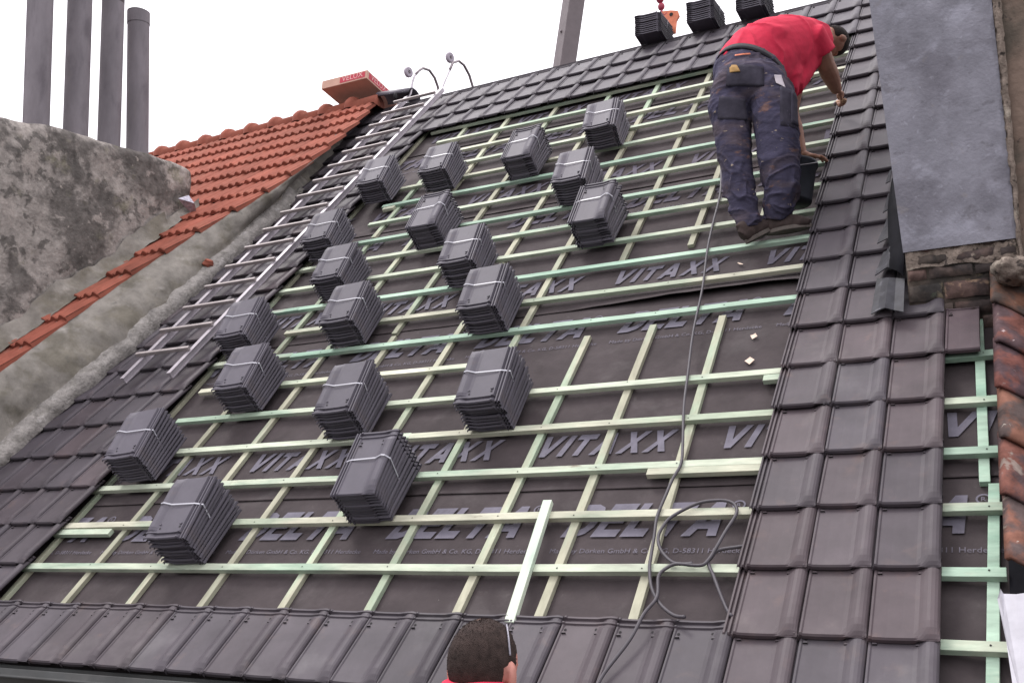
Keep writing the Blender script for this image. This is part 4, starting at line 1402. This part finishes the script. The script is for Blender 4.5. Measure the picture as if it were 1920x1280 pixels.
def stubble(mb, c, ln, n):
    """short hairs standing off a hair shell"""
    nf = len(mb.f)
    for k in range(n):
        f = mb.f[random.randrange(nf)]
        if len(f) != 4: continue
        a, b, c_, d = [mb.v[i] for i in f]
        s_, t_ = random.random(), random.random()
        q = a.lerp(b, s_).lerp(d.lerp(c_, s_), t_)
        n_ = (q - c).normalized()
        dn = (n_ * random.uniform(.4, 1) + Vector((random.gauss(0, .35), random.gauss(0, .35), random.gauss(-.35, .3)))).normalized()
        w_ = dn.orthogonal().normalized() * .0007
        mb.add([q - w_, q + w_, q + dn * ln * random.uniform(.6, 1.2)], [[0, 1, 2]])
def finger(mb, pts, r):
    mb.tube(smooth(pts, 3), r, 8)
    mb.ellipsoid(pts[-1], (r, r, r), nu=8, nv=6)

# --- the roofer, bent over with his back to the camera
ROOT = Vector((3.80, 2.16, 2.20))
HC = Vector((4.189, 2.928, 3.800))
zc = (RT * .80 - UPV * .12 + FW * .50).normalized()
yc = (-UPV * .93 + RT * .12 + FW * .25); yc = (yc - zc * yc.dot(zc)).normalized()
xc = yc.cross(zc)
HR = Matrix((xc, yc, zc)).transposed()
mb = MB()
mb.ellipsoid(HC, (.076, .098, .112), HR, 24, 16)
mb.ellipsoid(HC + yc * .055 - zc * .045, (.058, .058, .07), HR, 16, 12)     # jaw
mb.ellipsoid(HC + yc * .103 - zc * .012, (.013, .017, .026), HR, 10, 8)      # nose
mb.ellipsoid(HC + yc * .094 + zc * .012, (.045, .012, .010), HR, 10, 6)      # brow
mb.ellipsoid(HC + yc * .097 - zc * .052, (.024, .012, .008), HR, 10, 6)      # mouth
for s_ in (-1, 1):
    mb.ellipsoid(HC + xc * s_ * .078 - yc * .012 - zc * .005, (.012, .022, .034), HR, 12, 8)
mb.tube([(4.034, 2.723, 3.730), (4.119, 2.814, 3.780), HC - zc * .04], [.085, .066, .060], 16)
mb.tube([(3.758, 2.209, 3.329), (3.856, 2.417, 3.552), (3.958, 2.610, 3.648), (4.043, 2.730, 3.723)], [.10, .11, .11, .09], 16)
mb.ellipsoid((3.776, 2.162, 3.230), (.11, .11, .11))
# right arm (nearer the camera)
S, E_, WR, HA = Vector((4.105, 2.652, 3.702)), Vector((4.142, 2.797, 3.563)), Vector((4.162, 3.037, 3.479)), Vector((4.166, 3.162, 3.449))
mb.tube([Vector((4.021, 2.663, 3.712)), S, S.lerp(E_, .5), E_, E_.lerp(WR, .3), E_.lerp(WR, .7), WR], [.075, .075, .068, .060, .062, .050, .036], 14)
mb.ellipsoid(E_, (.058, .058, .058))
# right hand closed round a hammer handle
hax = (-FW * .92 + RT * .02 - UPV * .16).normalized()
hd = (HA - WR).normalized()
hs = hax.cross(hd).normalized()
PC = HA
mb.ellipsoid(WR.lerp(HA, .55) + hs * .012, (.040, .030, .046), Matrix((hax, hs, hd)).transposed(), 14, 10)
for i in range(4):
    o_ = PC + hax * (.030 - .020 * i) + hd * .012
    r_ = .026
    pts = [o_ + (hs * math.cos(a) + hd * math.sin(a)) * (r_ + .004 * (i == 3) * -1) for a in (-.2, .55, 1.3, 2.1, 2.9, 3.6)]
    finger(mb, pts, .0098 if i < 3 else .0085)
tp = [WR.lerp(HA, .5) + hax * .034, HA + hax * .046 - hs * .012, HA + hax * .040 - hs * .028 + hd * .010, HA + hax * .022 - hs * .030 + hd * .024]
finger(mb, tp, .0108)
# left arm, reaching down beyond the right leg
S2, E2, W2, H2 = Vector((4.003, 2.824, 3.818)), Vector((3.887, 2.778, 3.272)), Vector((3.954, 2.731, 2.941)), Vector((4.008, 2.754, 2.916))
mb.tube([Vector((3.994, 2.706, 3.712)), S2, S2.lerp(E2, .5), E2, E2.lerp(W2, .4), W2], [.07, .07, .062, .056, .054, .034], 14)
d2 = (Vector((4.088, 2.788, 2.902)) - H2).normalized()
n2_ = UPV
mb.tube([W2, H2, H2 + d2 * .035], [(.024, .034), (.020, .044), (.016, .042)], 12, ref=n2_)
s2 = d2.cross(n2_).normalized()
for i, L_ in enumerate((.070, .080, .074, .056)):
    o_ = H2 + d2 * .030 + s2 * (.030 - .020 * i)
    finger(mb, [o_, o_ + d2 * L_ * .45 + n2_ * .004, o_ + d2 * L_ * .78 - n2_ * .006, o_ + d2 * L_ - n2_ * .022], .0088)
o_ = H2 + s2 * .036
finger(mb, [o_ - d2 * .02, o_ + s2 * .018 + d2 * .018, o_ + s2 * .026 + d2 * .045 - n2_ * .01], .0105)
# legs inside the trousers
LL = [(Vector(p), r) for p, r in (((3.663, 2.101, 3.186), .132), ((3.647, 2.093, 3.083), .133), ((3.656, 2.106, 2.905), .119), ((3.667, 2.109, 2.724), .106), ((3.681, 2.113, 2.545), .098), ((3.710, 2.125, 2.368), .087), ((3.729, 2.130, 2.290), .078))]
RL = [(Vector(p), r) for p, r in (((3.893, 2.160, 3.159), .146), ((3.925, 2.125, 3.036), .142), ((3.936, 2.107, 2.848), .135), ((3.939, 2.094, 2.667), .127), ((3.942, 2.113, 2.499), .110), ((3.917, 2.137, 2.390), .096), ((3.901, 2.178, 2.326), .084))]
for lg in (LL, RL):
    mb.tube([p for p, r in lg], [r * .55 for p, r in lg], 12)
person, _b = grow("person", mb, M['skin'], None, .0055, 3)
for v_ in person.data.vertices: v_.co -= ROOT
person.location = ROOT
tag(person, "roofer in a red T-shirt and paint-stained navy work trousers, bent double with his back turned", "person")
# hair
mb = MB()
mb.ellipsoid(HC, (.081, .104, .119), HR, 28, 20)
for i, q in enumerate(mb.v):
    dq = (q - HC)
    a, b, c = dq.normalized().dot(zc), dq.normalized().dot(yc), dq.normalized().dot(xc)
    k = max((a - .28) * 3, (-b - .10) * 3 if a > -.75 else -1, (a - .05) * 3 if b > .75 else -1)
    k = max(-1, min(1, k))
    mb.v[i] = HC + dq * (.93 + .07 * k + .012 * nz(q, 40))
stubble(mb, HC, .006, 2600)
mb.build("hair", M['hair'], person, smooth=True)
# shirt
mb = MB()
st = [((3.751, 2.190, 3.300), (.165, .232)), ((3.766, 2.286, 3.414), (.17, .238)), ((3.855, 2.437, 3.561), (.175, .240)), ((3.949, 2.603, 3.655), (.175, .225)), ((4.033, 2.725, 3.723), (.16, .190)), ((4.104, 2.798, 3.767), (.12, .135)), ((4.147, 2.840, 3.785), (.080, .088))]
mb.tube(smooth([Vector(p) for p, r in st], 4), [st[min(i // 4, 6)][1] if i % 4 == 0 else tuple(a + (b - a) * (i % 4) / 4 for a, b in zip(st[i // 4][1], st[min(i // 4 + 1, 6)][1])) for i in range(25)], 28, ref=FW)
mb.tube([(3.894, 2.495, 3.501), (3.939, 2.522, 3.394), (3.961, 2.518, 3.265)], [(.14, .16), (.13, .10), (.09, .03)], 18, ref=FW)
mb.tube([(3.999, 2.635, 3.539), (3.998, 2.607, 3.410), (3.981, 2.564, 3.311)], [(.12, .12), (.10, .07), (.08, .03)], 18, ref=FW)
e_ = S.lerp(E_, .52)
mb.tube([Vector((4.004, 2.657, 3.698)), S, e_], [.115, .112, .100], 18)
e3 = S2.lerp(E2, .3)
mb.tube([Vector((3.991, 2.723, 3.732)), S2, e3], [.095, .092, .084], 18)
def fold(p):
    t = (p - Vector((3.758, 2.209, 3.329))).dot(RT)
    k = max(0.15, 1 - abs(t) / .5)
    q = p + Vector((nz(p, 4, 1), nz(p, 4, 4), nz(p, 4, 9))) * .10
    r1 = 1 - min(1, abs(nz((q.x * 5 + q.z * 3, q.y * 5, q.z * 4 - q.x * 4), 1, 5)) * 4.0)
    return (.006 + .009 * k) * (r1 * r1 - .25) + .008 * nz(q, 6, 7)
shirt, bs = grow("shirt", mb, M['shirt'], person, .010, 3, fold)
# trousers
mb = MB()
for lg in (LL, RL):
    mb.tube([p for p, r in lg], [r for p, r in lg], 22)
    e_ = lg[-1]
    mb.tube([e_[0] + UPV * .06, e_[0] - UPV * .012], [e_[1] * 1.0, e_[1] * 1.06], 22)
mb.ellipsoid((3.769, 2.148, 3.226), (.24, .185, .175), Matrix((RT, FW, UPV)).transposed(), 26, 18)
mb.tube([(3.770, 2.159, 3.230), (3.762, 2.192, 3.313), (3.767, 2.237, 3.377)], [(.172, .235), (.172, .238), (.17, .234)], 26, ref=FW)
def fold2(p):
    z = p.z - 2.2
    low = max(0, 1 - abs(z - .25) / .35)
    wv = Vector((nz(p, 4, 1), nz(p, 4, 4), nz(p, 4, 9))) * .16
    q = p + wv
    r1 = 1 - min(1, abs(nz((q.x * 5, q.y * 5, q.z * 7 - q.x * 6), 1, 5)) * 4.5)
    r2 = 1 - min(1, abs(nz((q.x * 4, q.y * 6, q.z * 9 + q.x * 7), 1, 11)) * 4.5)
    return (.007 + .012 * low) * (r1 * r1 - .25) + (.005 + .008 * low) * (r2 * r2 - .25) + .009 * nz(q, 5, 2)
tr, bt_ = grow("trousers", mb, M['trousers'], person, .008, 1, fold2)
# belt
mb = MB()
mb.tube([(3.763, 2.199, 3.312), (3.769, 2.237, 3.361)], [(.182, .244), (.180, .242)], 40, ref=FW, caps=False)
bl = mb.build("belt", M['belt'], person, smooth=True)
so = bl.modifiers.new("t", 'SOLIDIFY'); so.thickness = .006
OR = (3.769, 2.148, 3.226)
def off(x, y): return ((x - 1405) / 293.0, -(y - 160) / 293.0)
pk = patch("back_pocket", [off(1352, 172), off(1418, 176), off(1420, 139), off(1356, 131)], OR, bt_, M['pocket'], person)
patch("leather_flap", [off(1355, 147), off(1376, 148), off(1372, 134), off(1357, 131)], OR, bt_, M['ochre'], pk, off=.012)
hp_ = patch("thigh_pocket", [off(1438, 255), off(1488, 262), off(1482, 190), off(1444, 180)], OR, bt_, M['pocket'], person, thick=.012)
patch("holster_pocket", [off(1460, 250), off(1494, 256), off(1490, 196), off(1466, 188)], OR, bt_, M['pocket'], person, thick=.02, off=.016)
patch("paper_slip", [off(1438, 172), off(1454, 182), off(1450, 156), off(1437, 156)], OR, bt_, M['paper'], person, thick=.003, off=.010)
patch("belt_label", [off(1372, 112), off(1401, 110), off(1400, 107), off(1373, 109)], OR, bt_, M['hookorange'], bl, thick=.003, off=.016)
patch("knee_patch", [off(1338, 232), off(1392, 236), off(1388, 196), off(1340, 190)], OR, bt_, M['pocket'], person, thick=.004, off=.004)
# boots
for heel, toe, ank in ((Vector((3.716, 2.100, 2.164)), Vector((3.860, 2.200, 2.256)), LL[-1][0]), (Vector((3.827, 2.170, 2.222)), Vector((4.055, 2.165, 2.228)), RL[-1][0])):
    dr_ = (toe - heel).normalized()
    sd = dr_.cross(Vector((0, 0, 1))).normalized(); u_ = sd.cross(dr_)
    L_ = (toe - heel).length + .04
    mb = MB()
    pts = [heel + dr_ * (L_ * t) + u_ * h for t, h in ((-.02, .050), (.15, .062), (.35, .062), (.6, .050), (.82, .040), (1.0, .030))]
    mb.tube(pts, [(.045, .036), (.064, .046), (.064, .048), (.052, .054), (.042, .052), (.024, .034)], 16, ref=u_)
    mb.tube([heel + dr_ * L_ * .2 + u_ * .05, heel + dr_ * L_ * .16 + u_ * .10, ank + UPV * .02], [(.055, .045), (.055, .048), (.06, .055)], 16, ref=dr_)
    bo, _b = grow("boot", mb, M['boot'], person, .007, 3, lambda p: .003 * nz(p, 30, 3))
    mb = MB()
    poly = []
    n = 22
    for k in range(n):
        a = 2 * math.pi * k / n
        t = .5 - .53 * math.cos(a)
        wd_ = (.043 + .008 * math.sin(math.pi * t)) * math.sin(a)
        poly.append(heel + dr_ * (L_ * t) + sd * wd_ - u_ * .002)
    mb.prism(poly, u_ * .026)
    mb.build("sole", M['sole'], bo, bevel=.004)
# hammer in his hand
hm = empty("hammer", HA, "wooden-handled hammer gripped in the stooping roofer's fist", "hammer")
mb = MB()
mb.tube([HA + hax * .062, HA + hax * .04, HA - hax * .04, HA - hax * .085], [.019, .017, .014, .012], 12)
mb.ellipsoid(HA + hax * .062, (.019, .019, .012), nu=10, nv=6)
mb.build("handle", M['handle'], hm, smooth=True)
mb = MB()
mb.tube([HA - hax * .085 - hs * .03, HA - hax * .085 + hs * .02, HA - hax * .085 + hs * .05], [.013, .015, .006], 10)
mb.build("head", M['steel'], hm, smooth=True)
# bucket
bk = empty("bucket", (3.985, 2.285, 2.44), "grimy black bucket with a wire handle standing beside the roofer's boots", "bucket")
mb = MB()
n = 32
prof_ = [(.0, 0), (.095, 0), (.100, .008), (.118, .25), (.128, .252), (.128, .268), (.120, .270), (.114, .25), (.092, .012), (0, .012)]
c_ = Vector((3.985, 2.285, 2.44))
tlt = Matrix.Rotation(R_(-8), 3, 'X') @ Matrix.Rotation(R_(4), 3, 'Y')
vs = [c_ + tlt @ Vector((r * math.cos(2 * math.pi * k / n), r * math.sin(2 * math.pi * k / n), z)) for k in range(n) for (r, z) in prof_]
m_ = len(prof_)
mb.add(vs, [[k * m_ + i, ((k + 1) % n) * m_ + i, ((k + 1) % n) * m_ + i + 1, k * m_ + i + 1] for k in range(n) for i in range(m_ - 1)])
mb.build("pail", M['bucket'], bk, smooth=True)
mb = MB()
hpts = []
for k in range(15):
    a = math.pi * k / 14
    hpts.append(c_ + tlt @ Vector((.130 * math.cos(a), -.02 - .125 * math.sin(a), .258 - .075 * math.sin(a))))
mb.tube(hpts, .0035, 8)
mb.build("wire_handle", M['wire'], bk, smooth=True)

# --- the second man, whose head shows at the eaves
H2C = Vector((4.018, -1.701, 0.031))
face = (FW * .86 + RT * .50); face.z = -.02; face.normalize()
z2 = (Vector((0, 0, 1)) - face * .02 + RT * .02).normalized()
face = (face - z2 * face.dot(z2)).normalized()
x2 = face.cross(z2)
HR2 = Matrix((x2, face, z2)).transposed()
FT = Vector((H2C.x, H2C.y, -1.66))
mb = MB()
mb.ellipsoid(H2C + z2 * .0, (.0755, .096, .094), HR2, 28, 20)
mb.ellipsoid(H2C + face * .045 - z2 * .085, (.060, .062, .07), HR2, 18, 14)
mb.ellipsoid(H2C + face * .108 - z2 * .040, (.014, .018, .028), HR2, 10, 8)
mb.ellipsoid(H2C + face * .094 - z2 * .012, (.048, .012, .010), HR2, 10, 6)
mb.ellipsoid(H2C + face * .098 - z2 * .088, (.026, .012, .009), HR2, 10, 6)
for s_ in (-1, 1):
    mb.ellipsoid(H2C + x2 * s_ * .090 - face * .010 - z2 * .062, (.007, .011, .013), HR2, 10, 8)
    mb.ellipsoid(H2C + x2 * s_ * .082 - face * .006 - z2 * .028, (.011, .020, .036), HR2 @ Matrix.Rotation(s_ * .35, 3, 'Z'), 14, 10)
nb_ = H2C - z2 * .20 - face * .03
mb.tube([H2C - z2 * .05 - face * .015, H2C - z2 * .12 - face * .02, nb_], [.060, .060, .068], 18)
up0 = Vector((0, 0, 1))
sh = H2C - up0 * .27 - face * .03
mb.tube([sh + up0 * .02, sh - up0 * .25, sh - up0 * .50, sh - up0 * .62], [(.10, .16), (.11, .16), (.10, .15), (.11, .16)], 20, ref=face)
for s_ in (-1, 1):
    a0 = sh + x2 * s_ * .17
    mb.tube([a0, a0 + x2 * s_ * .05 - up0 * .28, a0 + x2 * s_ * .05 - up0 * .42 + face * .10, a0 + x2 * s_ * .03 - up0 * .50 + face * .22], [.055, .046, .042, .030], 12)
    hb = a0 + x2 * s_ * .03 - up0 * .50 + face * .22
    hdv = (face * .8 - up0 * .35).normalized()
    mb.tube([hb, hb + hdv * .05, hb + hdv * .09], [(.022, .030), (.018, .042), (.014, .038)], 12, ref=up0)
    for i, L_ in enumerate((.07, .08, .074, .055)):
        o_ = hb + hdv * .085 + x2 * (.030 - .020 * i)
        finger(mb, [o_, o_ + hdv * L_ * .5 - up0 * .006, o_ + hdv * L_ * .8 - up0 * .022, o_ + hdv * L_ * .9 - up0 * .04], .0088)
    finger(mb, [hb + hdv * .02 - x2 * s_ * .03, hb + hdv * .05 - x2 * s_ * .052, hb + hdv * .08 - x2 * s_ * .055], .0105)
    lg0 = sh - up0 * .62 + x2 * s_ * .09
    mb.tube([lg0, lg0 - up0 * .40, Vector((lg0.x, lg0.y, FT.z + .10))], [.075, .055, .042], 14)
man, _b = grow("person", mb, M['skin2'], None, .0055, 3)
for v_ in man.data.vertices: v_.co -= FT
man.location = FT
tag(man, "man with dark thinning hair seen from behind at the eaves, only his head showing", "person")
mb = MB()
mb.ellipsoid(H2C, (.0800, .1015, .1000), HR2, 34, 24)
for i, q in enumerate(mb.v):
    dq = q - H2C
    n_ = dq.normalized()
    a, b, c = n_.dot(z2), n_.dot(face), n_.dot(x2)
    hl = -.74 if b < .22 else (-.74 + (b - .22) * 4.6)
    k = max(-1, min(1, (a - hl) * 5))
    if n_.dot((x2 * (.95 if c > 0 else -.95) - face * .02 - z2 * .30).normalized()) > .955: k = -1
    mb.v[i] = H2C + dq * (.95 + .05 * k + .006 * nz(q, 60))
stubble(mb, H2C, .0032, 5200)
mb.build("hair", M['hair2'], man, smooth=True)
mb = MB()
cc = H2C + z2 * .001
mb.ellipsoid(cc, (.0803, .1019, .1004), HR2, 34, 24)
for i, q in enumerate(mb.v):
    dq = q - cc
    n_ = dq.normalized()
    k = max(-1, min(1, (n_.dot(z2) - .86 - .25 * abs(n_.dot(x2) + .1) + .06 * nz(q, 40)) * 6))
    mb.v[i] = cc + dq * (.93 + .075 * k)
mb.build("thin_crown", M['scalp'], man, smooth=True)
mb = MB()
cq = H2C - FW * .045 - RT * .022
mb.tube([cq - up0 * .027, cq - up0 * .09, cq - up0 * .17], [.076, .086, .10], 24, ref=face)
mb.tube([H2C - z2 * .16 - face * .035, sh + up0 * .05, sh - up0 * .05, sh - up0 * .30, sh - up0 * .56, sh - up0 * .66], [(.08, .085), (.10, .17), (.125, .205), (.13, .19), (.125, .18), (.13, .185)], 24, ref=face)
for s_ in (-1, 1):
    a0 = sh + x2 * s_ * .15
    mb.tube([a0 - up0 * .01, a0 + x2 * s_ * .06 - up0 * .20], [.085, .075], 16)
grow("shirt", mb, M['shirt'], man, .010, 3, lambda p: .005 * nz(p, 12, 3))
mb = MB()
mb.tube([sh - up0 * .60, sh - up0 * .78], [(.13, .185), (.14, .19)], 22, ref=face)
for s_ in (-1, 1):
    lg0 = sh - up0 * .66 + x2 * s_ * .09
    mb.tube([lg0, lg0 - up0 * .40, Vector((lg0.x, lg0.y, FT.z + .06))], [.10, .082, .075], 18)
grow("trousers", mb, M['trousers'], man, .012, 3, lambda p: .008 * nz((p.x * 6, p.y * 6, p.z * 16), 1, 3))
for s_ in (-1, 1):
    lg0 = sh - up0 * .66 + x2 * s_ * .09
    hl_ = Vector((lg0.x, lg0.y, FT.z)) - face * .06
    mb = MB()
    mb.tube([hl_ + up0 * .045, hl_ + face * .10 + up0 * .05, hl_ + face * .20 + up0 * .035, hl_ + face * .27 + up0 * .025], [(.04, .036), (.05, .042), (.036, .046), (.02, .03)], 14, ref=up0)
    mb.tube([hl_ + face * .06 + up0 * .05, hl_ + face * .06 + up0 * .15], [.05, .055], 14)
    grow("boot", mb, M['boot'], man, .01, 2)
# sunglasses pushed up on his head
sg = empty("sunglasses", H2C + z2 * .06 + face * .06, "sunglasses pushed up on the balding man's head", "sunglasses")
for s_ in (-1, 1):
    mb = MB()
    ctr = H2C + face * .089 + z2 * .046 + x2 * (s_ * .021 - .012)
    nn = (face * .9 + z2 * .35).normalized()
    e1 = x2; e2 = nn.cross(e1).normalized()
    mb.ellipsoid(ctr, (.017, .014, .004), Matrix((e1, e2, nn)).transposed(), 16, 8)
    mb.build("lens", M['lens'], sg, smooth=True)
    mb = MB()
    arc = [(.28, .60, .77), (.55, .25, .80), (.77, .02, .62), (.88, -.08, .42), (.935, -.11, .20)]
    mb.tube(smooth([H2C + x2 * (s_ * .0855 * a) + face * (.106 * b) + z2 * (.1055 * c) for a, b, c in arc], 4), [(.0024, .0018)] * 17, 8)
    mb.build("temple", M['glassframe'], sg, smooth=True)
mb = MB()
mb.tube([H2C + face * .102 + z2 * .044 - x2 * .008, H2C + face * .102 + z2 * .044 + x2 * .008], .003, 8)
mb.build("bridge", M['glassframe'], sg)
# scaffold deck he stands on
sc = empty("scaffold_deck", (2.6, -1.5, -1.68), "grey plank scaffold deck hanging in front of the eaves", "scaffold")
for i in range(4):
    mb = MB()
    mb.box((1.6, -.78 - i * .29, -1.684), (3.6, 0, 0), (0, .14, 0), (0, 0, .022))
    mb.build("plank", M['board'], sc, bevel=.004)
for x in (-1.9, 1.6, 5.1):
    for y in (-.70, -1.76):
        mb = MB()
        mb.tube([(x, y, -7.0), (x, y, -1.72)], .024, 12)
        mb.build("scaffold_pole", M['steel'], sc, smooth=True)
    mb = MB()
    mb.tube([(x, -.62, -1.735), (x, -1.84, -1.735)], .024, 12)
    mb.build("crossbar", M['steel'], sc, smooth=True)
